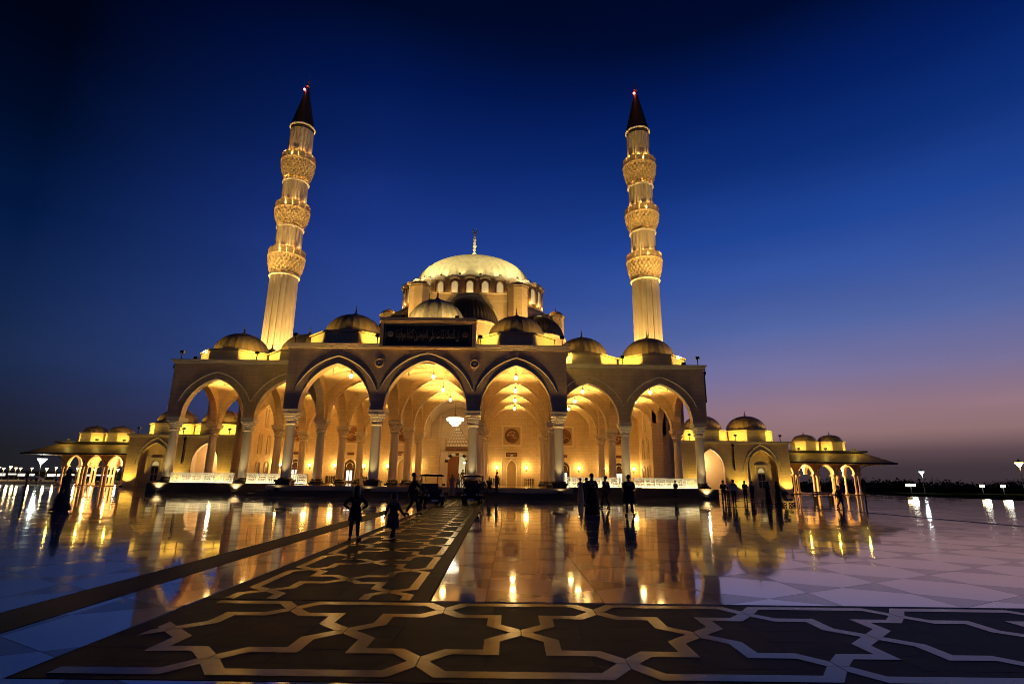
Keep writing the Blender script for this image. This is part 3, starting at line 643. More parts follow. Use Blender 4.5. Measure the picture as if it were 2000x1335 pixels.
dome = ob('main_dome', MB().lathe([(11.35, 38.13), (11.35, 38.5)]+[(11.1*math.cos(PI/2*k/18), 38.5+6.6*math.sin(PI/2*k/18)) for k in range(18)]+[(.05, 45.1)], 144, (DX, DY, 0), ky=.62, mod=lambda i, a, j: 1+.010*(1 if j % 3 == 0 else 0)), 'leadpale', mosque, 18)
mf = MB().lathe([(.55,45.0),(.6,45.25),(.35,45.5)], 16, (DX, DY, 0), cap=False)
z = 45.4
for r, h in ((.42,.9),(.34,.75),(.40,.85),(.30,.65),(.34,.75),(.26,.6),(.22,.5)): mf.lathe([(.10, z), (r*.8, z+h*.2), (r, z+h*.45), (r*.8, z+h*.75), (.10, z+h)], 12, (DX, DY, 0), cap=False); z += h
mf.tube([(DX+.46*math.sin(t), DY, z+.5-.46*math.cos(t)) for t in [(-2.85+5.7*i/20) for i in range(21)]], [.04+.13*math.sin(PI*i/20) for i in range(21)], 6)
ob('crescent_finial', mf, mat('gilded_metal', (.70, .62, .42), .4, .15, 6), dome, 40)

# ------------------------------------------------------------------ minarets
def minaret(label, s):
    X, Y = s*29.5, 33.74
    t = thing('minaret', label, 'minaret', (X, Y, 0), 0, 'pair of minarets behind the arcade')
    flute = lambda i, a, j: 1+.085*abs(math.cos(8*a))-.05
    ob('base', MB().box(-2.5, 2.5, -2.5, 2.5, 0, 14.2).prism(octa(2.45), 14.201, 15.6), 'stone', t)
    for r0, r1, z0, z1 in ((2.22, 2.12, 15.6, 33.2), (2.0, 1.97, 36.9, 41.7), (2.0, 1.95, 45.2, 50.2), (1.9, 1.86, 54.4, 61.0)):
        ob('shaft', MB().lathe([(r0, z0), (r0, z0+.3), (r1, z1)], 96, mod=flute), 'column', t, 30)
    for r, z in ((2.32, 33.2), (2.14, 41.7), (2.12, 50.2), (2.08, 61.0)):
        ob('ring', MB().lathe([(r-.2, z-.12), (r+.02, z-.16), (r+.10, z), (r+.02, z+.16), (r-.3, z+.2)], 40, cap=False), 'white', t, 40)
    for rb, r, z0, z1, zp in ((2.2, 3.05, 33.5, 36.7, 37.7), (2.05, 2.97, 42.2, 45.0, 46.05), (2.05, 2.95, 50.9, 54.2, 55.3)):
        prof = []; nt_ = 6
        for k in range(nt_):
            q = k/(nt_-1); rr = rb+(r-.34-rb)*math.sin(.12+q*(PI/2-.12))**1.15; za = z0+(z1-z0-.35)*k/nt_; zb = z0+(z1-z0-.35)*(k+1)/nt_
            prof += [(rr, za+.02), (rr+.10, zb-.08), (rr+.08, zb)]
        prof += [(r-.16, z1-.3), (r-.10, z1-.05), (r-.14, z1), (1.9, z1+.01)]
        def mq(i, a, j): 
            k = i//3; 
            return 1 if k >= nt_ else 1+(.02+.03*(i % 3 == 1))*math.cos(24*a+(PI if k % 2 else 0))
        b = ob('balcony', MB().lathe(prof, 108, mod=mq, cap=False), 'stone', t, 40)
        pp = MB(); r -= .28
        for k in range(16):
            a = 2*PI*k/16; a2 = 2*PI*(k+1)/16; c_, s_ = math.cos(a), math.sin(a)
            pp.tube([(r*c_, r*s_, z1), (r*c_, r*s_, zp+.1)], .11, 5)
            qa = [(q*math.cos(w), q*math.sin(w)) for q, w in ((r-.05, a+.05), (r+.05, a+.05), (r+.05, a2-.05), (r-.05, a2-.05))]
            pp.prism(qa, z1+.02, zp-.12); pp.prism([(q*math.cos(w), q*math.sin(w)) for q, w in ((r-.1, a), (r+.12, a), (r+.12, a2), (r-.1, a2))], zp-.119, zp)
        ob('parapet', pp, 'stone', b)
        for k in range(6):
            a = 2*PI*(k+.5)/6; fx = MB().box(-.16, .16, -.12, .12, 0, .32)
            if k in (3, 4, 5): f = ob('floodlight', fx, 'metal', b); f.location = (2.42*math.cos(a), 2.42*math.sin(a), z1+.75)
            point((2.5*math.cos(a), 2.5*math.sin(a), z1+.45), 650, GOLD, .12, t)
    sp = ob('spire', MB().lathe([(2.05, 61.2), (1.95, 61.4), (.16, 69.6), (.02, 69.7)], 24, mod=ribbed(24, .03)), 'leadblack', t, 30)
    ob('vent', MB().lathe([(1.93, 60.25), (1.93, 60.75)], 32, mod=lambda i, a, j: 1 if j % 2 else 1.02, cap=False), 'darkstone', t)
    ob('finial', finial(MB(), (0, 0, 69.5), 1.2, 1.85), 'bronze', sp)
    b = ob('beacon', MB().ball((-.35*1, -.45, 68.9), .22, 8), 'lampred', sp); point((-.4, -.9, 69.0), 3, (1, .1, .08), .1, t)
    for k in range(4):
        a = 2*PI*(k+.5)/4; spot((5.2*math.cos(a), 5.2*math.sin(a), 14.6), (.5*math.cos(a), .5*math.sin(a), 31), 19000, GOLD, 60, .2, t)
    for zz in (37.9, 46.3): spot((-s*2.4, 1.6, zz), (-s*29.5, 52.2-33.74-2, 42.5), 26000, (1, .80, .38), 26, .25, t, blend=.7)
    return t
minaret('tall floodlit minaret on the darker, deep blue side of the sky', -1)
minaret('tall floodlit minaret on the side of the pink sunset sky', 1)

# ------------------------------------------------------------------ low side halls
def side_hall(s, label):
    t = thing('side_hall', label, 'building', (s*40, 33.5, 0), 0, 'low halls flanking the arcade')
    t.matrix_world = Matrix.Translation((0, 0, 0)); 
    def bx(a, b, *r): a, b = sorted((s*a, s*b)); return (a, b, *r)
    x0 = min(s*30, s*49.7); L_ = 19.7
    cs = [(s*37.9-x0, 1.95, 3.6, 6.5), (s*45.5-x0, 2.25, 3.5, 6.45)]; cs.sort()
    ob('front_wall', arch_wall(MB(), (x0, 33.8), (1, 0), L_, .6, 7.3, cs, zbot=0.0), 'facade', t, 40)
    ob('niche_wall', MB().box(*bx(42.9, 48.2), 34.12, 34.3, 0, 7.2), 'facade', t)
    ob('inner_wall', MB().box(*bx(34.0, 42.0), 38.5, 38.7, 0, 7.2).box(*bx(33.9, 34.0), 34.15, 38.49, 0, 7.2).box(*bx(42.0, 42.2), 34.31, 38.49, 0, 7.2), 'plaster', t)
    ob('end_wall', MB().box(*bx(49.1, 49.7), 34.11, 48, 0, 7.3).box(*bx(30, 49.09), 47.5, 48, 0, 7.3), 'facade', t)
    ob('roof_slab', MB().box(*bx(29.9, 49.8), 33.4, 48.1, 7.302, 7.5), 'trim', t); ob('cornice', MB().box(*bx(29.8, 50.0), 33.2, 48.3, 7.501, 7.72), 'trim', t)
    for c, a, za in ((s*45.5, 2.25, 6.45), ):
        ob('arch_moulding', arch_trim(MB(), c, a+.02, 3.0, 3.5, za+.02, 33.48, .07), 'trim', t)
        ob('arch_moulding', MB().tube([(c+x*1.02, 33.47, 3.2+z) for x, z in arch_pts(2.75, 4.0, 10)], .08, 5), 'trim', t)
    ob('arch_moulding', arch_trim(MB(), s*37.9, 1.97, .05, 3.6, 6.52, 33.48, .06), 'trim', t)
    c = s*45.5
    w = ob('window', MB().box(c-.5, c+.5, 34.06, 34.119, .9, 2.9), 'leadblack', t)
    ob('fanlight', arch_panel(MB(), c, .48, 3.12, 3.2, 3.75, 34.05, .06, 5), 'winlit', w)
    ob('frame', MB().box(c-.82, c-.52, 34.0, 34.118, .75, 4.1).box(c+.52, c+.82, 34.0, 34.118, .75, 4.1).box(c-.519, c+.519, 34.0, 34.118, 3.82, 4.1).box(c-.519, c+.519, 34.0, 34.118, 2.92, 3.08).box(c-.95, c+.95, 33.93, 34.117, 4.101, 4.25).box(c-.95, c+.95, 33.93, 34.117, .6, .74), 'trim', w)
    ob('mullion', MB().box(c-.04, c+.04, 34.03, 34.059, .9, 2.9).box(c-.5, c-.041, 34.03, 34.059, 1.85, 1.93).box(c+.041, c+.5, 34.03, 34.059, 1.85, 1.93), 'trim', w)
    ob('rain_pipe', MB().tube([(s*41.3, 33.36, 7.3), (s*41.3, 33.36, 3.4)], .08, 8).box(s*41.3-.14, s*41.3+.14, 33.25, 33.49, 6.9, 7.25), 'metal', t)
    for x in (45.5, 38.4, 31.4): bay_dome(s*x, 38, 7.73, 3.45, 1.65, 2.95, 2.35, 48, fs=.75, parent=t)
    return t
sh_l = side_hall(-1, 'low stone hall with lit archway and domes, on the dark-sky side of the arcade')
sh_r = side_hall(1, 'low stone hall with lit archway and domes, on the sunset side of the arcade')
# ------------------------------------------------------------------ canopied pavilions
pcol = MB().box(-.20,.20,-.20,.20,.10,.32).lathe([(.17,.32),(.20,.38),(.17,.46),(.155,2.55),(.19,2.6),(.17,2.66),(.22,2.86),(.26,2.9)], 16).box(-.30,.30,-.30,.30,2.9,3.06).mesh('column', 35); pcol.materials.append(M['capital'])
def pavilion(s, label):
    t = thing('pavilion', label, 'pavilion', (0, 0, 0), 0, 'pavilions at the ends of the side halls')
    def bx(a, b, *r): a, b = sorted((s*a, s*b)); return (a, b, *r)
    ob('floor', MB().box(*bx(50.2, 64.2), 37, 46, 0, .1), 'floor', t)
    PX = [62.4, 59.2, 56.0, 52.8]
    for y in (38.3, 44.5):
        x0 = min(s*50.2, s*63.0); ops_ = sorted([(s*c-x0, 1.22, 3.07, 4.62) for c in (60.8, 57.6, 54.4)]+[(s*51.4-x0, 1.0, 3.07, 4.62)])
        ob('arcade_wall', arch_wall(MB(), (x0, y), (1, 0), 12.8, .5, 5.0, ops_, zbot=3.07, n=8), 'trim', t, 40)
        for x in PX:
            for dx in (-.3, .3): c = ob('column', pcol, None, t); c.location = (s*x+dx, y, 0)
    for x in (PX[0], PX[2]):
        ob('arcade_wall', arch_wall(MB(), (s*x, 38.56), (0, 1), 5.68, .5, 4.99, [(1.5, 1.2, 3.07, 4.62), (4.2, 1.2, 3.07, 4.62)], zbot=3.07, n=8), 'trim', t, 40)
    c = ob('column', pcol, None, t); c.location = (s*62.4, 41.4, 0)
    lo = [(s*49.8, 34.6), (s*66.5, 34.6), (s*66.5, 48), (s*49.8, 48)]; hi = [(s*49.8, 37.6), (s*63.4, 37.6), (s*63.4, 45), (s*49.8, 45)]
    mb = MB(); z0, z1 = 4.78, 6.45
    v = [(x, y, z0-.14) for x, y in lo]+[(x, y, z0) for x, y in lo]+[(x, y, z1) for x, y in hi]
    mb.add(v, [(0,1,5,4),(1,2,6,5),(2,3,7,6),(3,0,4,7),(4,5,9,8),(5,6,10,9),(6,7,11,10),(7,4,8,11),(8,9,10,11),(3,2,1,0)])
    ob('canopy', mb, mat('canopy_lead', (.30, .21, .11), .5, .2, 3), t)
    ob('canopy_edge', MB().box(*bx(49.75, 66.6), 34.5, 34.597, 4.60, 4.84).box(*bx(66.503, 66.6), 34.6, 48, 4.60, 4.84), 'metal', t)
    ob('rim', MB().box(*bx(49.8, 64.0), 37.2, 45.4, 6.452, 6.72), 'leadblack', t)
    for x in PX[:3]:
        for yy, dy in ((38.04, -1.6),): ob('bracket', MB().tube([(s*x, yy, 3.5), (s*x, yy+dy*.5, 4.35), (s*x, yy+dy, 4.62)], .05, 5), 'metal', t)
    ob('bracket', MB().tube([(s*62.7, 38.3, 3.5), (s*63.6, 38.3, 4.3), (s*64.8, 38.3, 4.62)], .05, 5), 'metal', t)
    for x, y in ((59.64, 39.6), (55.46, 39.6), (57.5, 43.2)): bay_dome(s*x, y, 6.73, 1.9, 1.3, 1.72, 1.0, 36, fs=.5, parent=t, ribamp=.03)
    for x in (60.8, 57.6, 54.4, 51.4): point((s*x, 41.4, 3.4), 650, AMBER, .15, t)
    return t
pavilion(-1, 'canopied arched pavilion with twin domes, on the dark-sky side of the mosque')
pavilion(1, 'canopied arched pavilion with twin domes, on the sunset side of the mosque')
def rebase(t, loc):
    t.location = loc
    for ch in t.children: ch.location = Vector(ch.location)-Vector(loc)
for o in list(COL.objects):
    if o.type == 'EMPTY' and o.name.startswith('side_hall'): rebase(o, ((-40 if 'dark-sky' in o['label'] else 40), 33.5, 0))
    if o.type == 'EMPTY' and o.name.startswith('pavilion'): rebase(o, ((-57 if 'dark-sky' in o['label'] else 57), 38.3, 0))

# ------------------------------------------------------------------ marble balustrades between the columns
def balustrade(x0, x1, y, label):
    t = thing('balustrade', label, 'balustrade', ((x0+x1)/2, y, PZ+.012), 0, 'pierced marble balustrades along the platform')
    h = (x1-x0)/2; n = max(2, round((x1-x0)/1.05)); w = 2*h/n
    ob('top_rail', MB().box(-h, h, -.13, .13, .93, 1.04), 'white', t); ob('bottom_rail', MB().box(-h, h, -.12, .12, .03, .15), 'white', t)
    pm = MB().box(-.07, .07, -.09, .09, .151, .929).mesh('post'); pm.materials.append(M['white'])
    lm = MB(); g = w-.14
    for r in range(3):
        for c in range(4):
            ax, az = -g/2+g*c/4, .151+.778*r/3; bx_, bz = ax+g/4, az+.778/3; mx_, mz = (ax+bx_)/2, (az+bz)/2
            lm.tube([(ax, 0, mz), (mx_, 0, az), (bx_, 0, mz), (mx_, 0, bz), (ax, 0, mz)], .042, 4)
            lm.box(ax, bx_, -.045, .045, mz-.03, mz+.03)
    lm = lm.mesh('lattice_panel'); lm.materials.append(M['white'])
    for k in range(n+1): p = ob('post', pm, None, t); p.location = (-h+.07+(2*h-.14)*k/n, 0, 0)
    for k in range(n): p = ob('lattice_panel', lm, None, t); p.location = (-h+w*(k+.5), 0, 0)
for s, side in ((-1, 'dark-sky'), (1, 'sunset')):
    for a, b, nm in ((13.0, 19.25, 'between the middle arches and the first wing column'), (20.55, 27.05, 'between the two outer wing columns')):
        a, b = sorted((s*a, s*b)); balustrade(a, b, 8.0, 'pale pierced balustrade '+nm+', '+side+' wing')
        bt = [o for o in COL.objects if o.type == 'EMPTY' and o.name.startswith('balustrade')][-1]
        ob('light_strip', MB().box(-(b-a)/2, (b-a)/2, -.66, -.60, 0, .05), 'metal', bt); n = 9
        for k in range(n): spot((a+(b-a)*(k+.5)/n, 7.42, PZ+.09), (a+(b-a)*(k+.5)/n, 8.0, 1.55), 17, WHT, 150, .05)
# ------------------------------------------------------------------ lamps of the arcade
bayname = ['outermost bay of the dark-sky wing', 'inner bay of the dark-sky wing', 'dark-sky-side arch', 'central arch', 'sunset-side arch', 'inner bay of the sunset wing', 'outermost bay of the sunset wing']
rowname = ['front row', 'second row', 'third row', 'back row']
pm_glass = MB().ball((0, 0, 0), .17, 8, 1.15).mesh('lamp_glass', 60); pm_glass.materials.append(M['lampwhite'])
pm_rod = MB().tube([(0, 0, .22), (0, 0, 1.5)], .025, 6).lathe([(.03,.45),(.12,.3),(.16,.22),(.05,.2)], 10, cap=False).mesh('rod'); pm_rod.materials.append(M['bronze'])
for i, x in enumerate(BX):
    for j, y in enumerate(BYC):
        if j == 0 and not 2 <= i <= 4: continue
        if (i, j) == (3, 3): continue
        t = thing('pendant_lamp', 'glowing pendant lamp hanging in the '+bayname[i]+', '+rowname[j], 'lamp', (x, y, 11.55), 0, 'pendant lamps under the vaults')
        ob('lamp_glass', pm_glass, None, t); ob('rod', pm_rod, None, t)
        spot((x, y, 11.3), (x, y, 14), 2300 if j else 2000, GOLD, 172, .2, blend=.25); point((x, y, 11.2), 50, GOLD, .35)
ch = thing('chandelier', 'wide white ring chandelier hanging before the portal', 'chandelier', (-.1, 28, 9.55))
for r, z, h in ((1.25, .12, .42), (.85, -.28, .34), (.5, -.6, .26)):
    ob('lamp_ring', MB().lathe([(r-.12, z), (r, z+h*.2), (r, z+h*.8), (r-.1, z+h), (r-.22, z+h), (r-.22, z)], 32, cap=False), 'crystal', ch)
ob('rod', MB().tube([(0, 0, -.3), (0, 0, 3.5)], .04).lathe([(.1, 1.1), (.28, .8), (.14, .55)], 12, cap=False).tube([(-1.1, 0, .2), (0, 0, .9), (1.1, 0, .2)], .03).tube([(0, -1.1, .2), (0, 0, .9), (0, 1.1, .2)], .03), 'bronze', ch)
point((-.1, 27.2, 8.6), 120, PALE, .5)
sc_arm = MB().box(-.09, .09, -.06, 0, -.35, .25).tube([(0, -.05, -.1), (0, -.22, -.2), (0, -.3, 0)], .025, 6).mesh('bracket'); sc_arm.materials.append(M['bronze'])
sc_gl = MB().lathe([(.05, -.05), (.16, .08), (.2, .3), (.16, .34), (.0, .3)], 12, (0, -.3, 0), cap=False).mesh('lamp_glass', 50); sc_gl.materials.append(M['lampwarm'])
for i, x in enumerate(BX):
    if x == 0: continue
    for dx in (-2.15, 2.15):
        xx = (x/abs(x))*[0, 8.0, 15.7, 23.7][abs(i-3)]+dx
        t = thing('wall_lamp', 'wall lamp on the '+('outer' if dx*x > 0 else 'inner')+' side of the medallion, '+bayname[i], 'lamp', (xx, BW, 3.2), 0, 'wall lamps along the back wall')
        ob('bracket', sc_arm, None, t); ob('lamp_glass', sc_gl, None, t); point((xx, BW-.8, 3.45), 120, GOLD, .3)
# shoe racks against the back wall
rk = MB().box(-.7, -.62, -.2, .2, 0, 1.0).box(.62, .7, -.2, .2, 0, 1.0).mesh('side_panel'); rk.materials.append(M['darkwood'])
sl = MB().box(-.06, .06, -.22, .2, 0, .95).mesh('slat'); sl.materials.append(M['darkwood'])
shf = MB().box(-.62, .62, -.18, .18, 0, .04).mesh('shelf'); shf.materials.append(M['darkwood'])
for x, nm in ((10.6, 'under the outer wall lamp of the sunset-side arch'), (5.6, 'under the inner wall lamp of the sunset-side arch'), (-5.6, 'under the inner wall lamp of the dark-sky-side arch'), (-13.2, 'beside the dark door of the dark-sky wing'), (-18.2, 'beyond the dark door of the dark-sky wing')):
    t = thing('shoe_rack', 'low dark slatted shoe rack '+nm, 'shoe rack', (x, 31.5, PZ+.012), 0, 'shoe racks along the back wall')
    ob('side_panel', rk, None, t)
    for k in range(4): q = ob('slat', sl, None, t); q.location = (-.48+.32*k, 0, .02)
    for k in range(2): q = ob('shelf', shf, None, t); q.location = (0, 0, .3+.4*k)
# uplights at the foot of the front columns and at the piers of the side halls
up_b = MB().lathe([(.20, 0), (.24, .1), (.20, .2), (.17, .2), (.17, .16)], 14, cap=False).mesh('housing', 40); up_b.materials.append(M['metal'])
up_g = MB().lathe([(.165, .165), (.1, .19), (0, .195)], 14, cap=False).mesh('lens'); up_g.materials.append(M['lampwhite'])
def uplight(x, y, z, label, to, p, col, ang=75, grp='uplights at the foot of columns and walls'):
    t = thing('uplight', label, 'uplight', (x, y, z), 0, grp); ob('housing', up_b, None, t); ob('lens', up_g, None, t)
    spot((x, y, z+.28), to, p, col, ang, .1)
for x, nm in ((-12.2, 'dark-sky corner column'), (-4.39, 'column left of the central arch'), (4.39, 'column behind the golf cart'), (12.2, 'sunset corner column')):
    uplight(x, -1.2, .5, 'small bright uplight on the step at the '+nm, (x, .3, 5), 240, PALE, 46)
    for dx in (-4.0, 4.0): spot((x, -1.25, .8), (x+dx, -.06, 12.4), 3300, GOLD, 46, .25, blend=1)  # second spots at each uplight, added to brighten the facade above the arches
for s, nm in ((-1, 'dark-sky'), (1, 'sunset')):
    for x, q in ((42.2, 'between archway and niche'), (49.0, 'by the outer corner'), (35.2, 'inside the archway side')):
        uplight(s*x, 32.4, 0, 'uplight in the paving of the '+nm+' hall, '+q, (s*x, 33.5, 3.5), 520, YEL, 100)
    point((s*38, 36.6, 4.6), 420, (1, .66, .34), .3)
    for x in (19.9, 27.7): uplight(s*x, 7.0, 0, 'small uplight below the '+('outer' if x > 25 else 'inner')+' wing column, '+nm+' side', (s*x, 8.2, 7), 520, PALE, 110)
# floodlights on the roofs
def fl_mesh(h): 
    b = MB().box(-.20, .20, -.12, .12, h, h+.28).box(-.04, .04, -.04, .04, 0, h).mesh('housing'); b.materials.append(M['metal'])
    g = MB().box(-.17, .17, .121, .135, h+.03, h+.25).mesh('lens'); g.materials.append(M['lampwarm']); return b, g
FLM = {h: fl_mesh(h) for h in (.12, .75)}
def flood(x, y, z, label, p, col=YEL, rz=0, r=.12, mast=True, to=None, ang=172, src=None):
    h = .75 if mast else .12; b, g = FLM[h]
    t = thing('floodlight', label, 'floodlight', (x, y, z), rz, 'floodlights on the roofs'); ob('housing', b, None, t); ob('lens', g, None, t)
    v = Matrix.Rotation(rz, 3, 'Z') @ Vector((0, .16, h+.14)); o = Vector((x, y, z))+v; d = Matrix.Rotation(rz, 3, 'Z') @ Vector((0, 1, .25))
    spot(tuple(o), to or tuple(o+d), p*(1.9 if mast else 1), col, ang, r, blend=.12)
dn = {-1: 'dark-sky', 1: 'sunset'}
for s in (-1, 1):
    flood(s*12.6, .12, 13.78, 'dark roof floodlight at the outer corner of the portico roof, '+dn[s]+' side', 230)
    flood(s*4.86, .12, 13.78, 'dark roof floodlight tucked beside the inscription block, '+dn[s]+' side', 200)
    flood(s*13.5, 8.25, 13.82, 'roof floodlight where wing and portico meet, '+dn[s]+' side', 190)
    flood(s*19.9, 8.15, 13.82, 'roof floodlight in the valley between the two wing domes, '+dn[s]+' side', 330)
    flood(s*28.1, 8.2, 13.82, 'roof floodlight at the outer corner of the wing, '+dn[s]+' side', 240)
    flood(s*19.9, 16.2, 13.42, 'roof floodlight behind the wing domes, '+dn[s]+' side', 240)
    flood(s*27.9, 16.2, 13.42, 'roof floodlight at the rear edge of the wing, '+dn[s]+' side', 200)
    for x, nm in ((48.8, 'outer corner'), (42.0, 'valley by the nearest dome'), (35.0, 'inner valley')):
        flood(s*x, 33.9, 7.73, 'roof floodlight on the side hall, '+nm+', '+dn[s]+' side', 260)
    for x, nm in ((62.0, 'outer edge'), (57.5, 'between the twin domes'), (53.2, 'inner edge')):
        flood(s*x, 37.35, 6.73, 'small floodlight on the pavilion rim, '+nm+', '+dn[s]+' side', 150, mast=False); point((s*x, 36.6, 7.15), 45, YEL, .1)
    flood(s*26.6, 8.3, 13.82, 'roof floodlight aimed up at the minaret, '+dn[s]+' side', 60000, GOLD, mast=False, to=(s*29.5, 33.7, 46), ang=36)
    flood(s*4.3, 8.3, 13.5, 'roof floodlight behind the central ribbed dome, '+dn[s]+' side', 260, PALE, to=(0, 4.4, 17.5), ang=120)
    flood(s*2.6, .25, 16.33, 'floodlight on top of the inscription block before the central dome, '+dn[s]+' side', 420, PALE, mast=False, to=(s*.8, 4.4, 17.8), ang=130)
    # the octagon is lit from the hall roof
    flood(s*9.5, 34.8, 15.22, 'hall roof floodlight before the front turret, '+dn[s]+' side', 22000, GOLD, mast=False, to=(s*7.5, 42, 30), ang=75)
    flood(s*14.5, 35.2, 15.22, 'hall roof floodlight aimed across at the front semi-dome, '+dn[s]+' side', 17000, GOLD, mast=False, to=(s*2.5, 42, 31.5), ang=50)
    flood(s*18.5, 38.5, 15.22, 'hall roof floodlight before the diagonal semi-dome, '+dn[s]+' side', 22000, GOLD, mast=False, to=(s*13, 47, 29), ang=75)
    flood(s*21.0, 45.5, 15.22, 'hall roof floodlight before the side turret, '+dn[s]+' side', 14000, GOLD, mast=False, to=(s*16, 51.5, 30), ang=60)
ORD = ['first','second','third','fourth','fifth','sixth','seventh','eighth','ninth','tenth','eleventh','twelfth','thirteenth','fourteenth']
for k in range(14):                                     # on the drum eave, washing the great dome
    a = -PI/2+(k-6.5)*2*PI/22
    x, y = 13.3*math.cos(a), 52.2+13.3*KY*math.sin(a)
    flood(x, y, 38.15, 'small eave floodlight washing the great dome, '+ORD[k]+' from the dark-sky end', 180, (1, .78, .34), math.atan2(52.2-y, -x)-PI/2, mast=False, to=(x*.30, 52.2+(y-52.2)*.30, 46.2), ang=62)
for k in range(13):                                     # at the foot of the drum, washing windows and eave
    a = -PI/2+(k-6)*2*PI/26; point((14.1*math.cos(a), 52.2+(13.36*KY+.85)*math.sin(a), 34.0), 60, GOLD, .12)

# ------------------------------------------------------------------ people
def skin_mesh(name, verts, edges, radii, m, parent, sub=1):
    me = bpy.data.meshes.new(name); me.from_pydata([tuple(v) for v in verts], edges, []); me.update()
    o = bpy.data.objects.new(name, me); COL.objects.link(o)
    md = o.modifiers.new('skin', 'SKIN'); md.use_smooth_shade = True
    for i, r in enumerate(radii):
        q = me.skin_vertices[0].data[i]; q.radius = (r, r) if not isinstance(r, tuple) else r; q.use_root = (i == 0)
    s = o.modifiers.new('sub', 'SUBSURF'); s.levels = sub; s.render_levels = sub
    dg = bpy.context.evaluated_depsgraph_get(); dg.update()
    m2 = bpy.data.meshes.new_from_object(o.evaluated_get(dg)); bpy.data.objects.remove(o); bpy.data.meshes.remove(me)
    return m2
BASE = dict(pel=(0,0,.95), spi=(0,0,1.12), che=(0,.01,1.32), nec=(0,.0,1.47), hlo=(0,-.02,1.555), hmi=(0,-.015,1.635), hto=(0,0,1.70), nose=(0,-.118,1.615),
    shL=(.17,0,1.405), elL=(.23,.03,1.13), wrL=(.25,-.05,.90), shR=(-.17,0,1.405), elR=(-.23,.03,1.13), wrR=(-.25,-.05,.90),
    hiL=(.09,0,.92), knL=(.10,-.03,.50), anL=(.10,.02,.09), toL=(.12,-.14,.04), hiR=(-.09,0,.92), knR=(-.10,-.03,.50), anR=(-.10,.02,.09), toR=(-.12,-.14,.04))
RAD = dict(pel=.125, spi=.115, che=.13, nec=.052, hlo=.07, hmi=.098, hto=.06, nose=.014, shL=.062, elL=.043, wrL=.030, shR=.062, elR=.043, wrR=.030,
    hiL=.088, knL=.058, anL=.040, toL=.030, hiR=.088, knR=.058, anR=.040, toR=.030)
EDG = [('pel','spi'),('spi','che'),('che','nec'),('nec','hlo'),('hlo','hmi'),('hmi','hto'),('hmi','nose'),('che','shL'),('shL','elL'),('elL','wrL'),('che','shR'),('shR','elR'),('elR','wrR'),
    ('pel','hiL'),('hiL','knL'),('knL','anL'),('anL','toL'),('pel','hiR'),('hiR','knR'),('knR','anR'),('anR','toR')]
def hand(mb, w, d, sc, side):
    """palm, four bent fingers and a thumb from wrist w along d"""
    d = Vector(d).normalized(); u = d.cross(Vector((0, 1, 0.01))).normalized()*side; n = d.cross(u)
    w = Vector(w); k = sc
    mb.tube([w-d*.02*k, w+d*.02*k, w+d*.05*k, w+d*.09*k], [.024*k, .034*k, .038*k, .030*k], 8)
    for i, ln in enumerate((.068, .078, .072, .055)):
        b = w+d*.085*k+u*(.027-.018*i)*k; mb.tube([b, b+d*ln*.5*k+n*.004*k, b+d*ln*.85*k+n*.02*k], [.009*k, .0085*k, .006*k], 5)
    b = w+d*.03*k+u*.03*k; mb.tube([b, b+d*.03*k+u*.02*k, b+d*.062*k+u*.022*k+n*.008*k], [.011*k, .010*k, .007*k], 5)
CL = {}
def cm(name, c):
    if name not in CL: CL[name] = cloth(name, c)
    return CL[name]
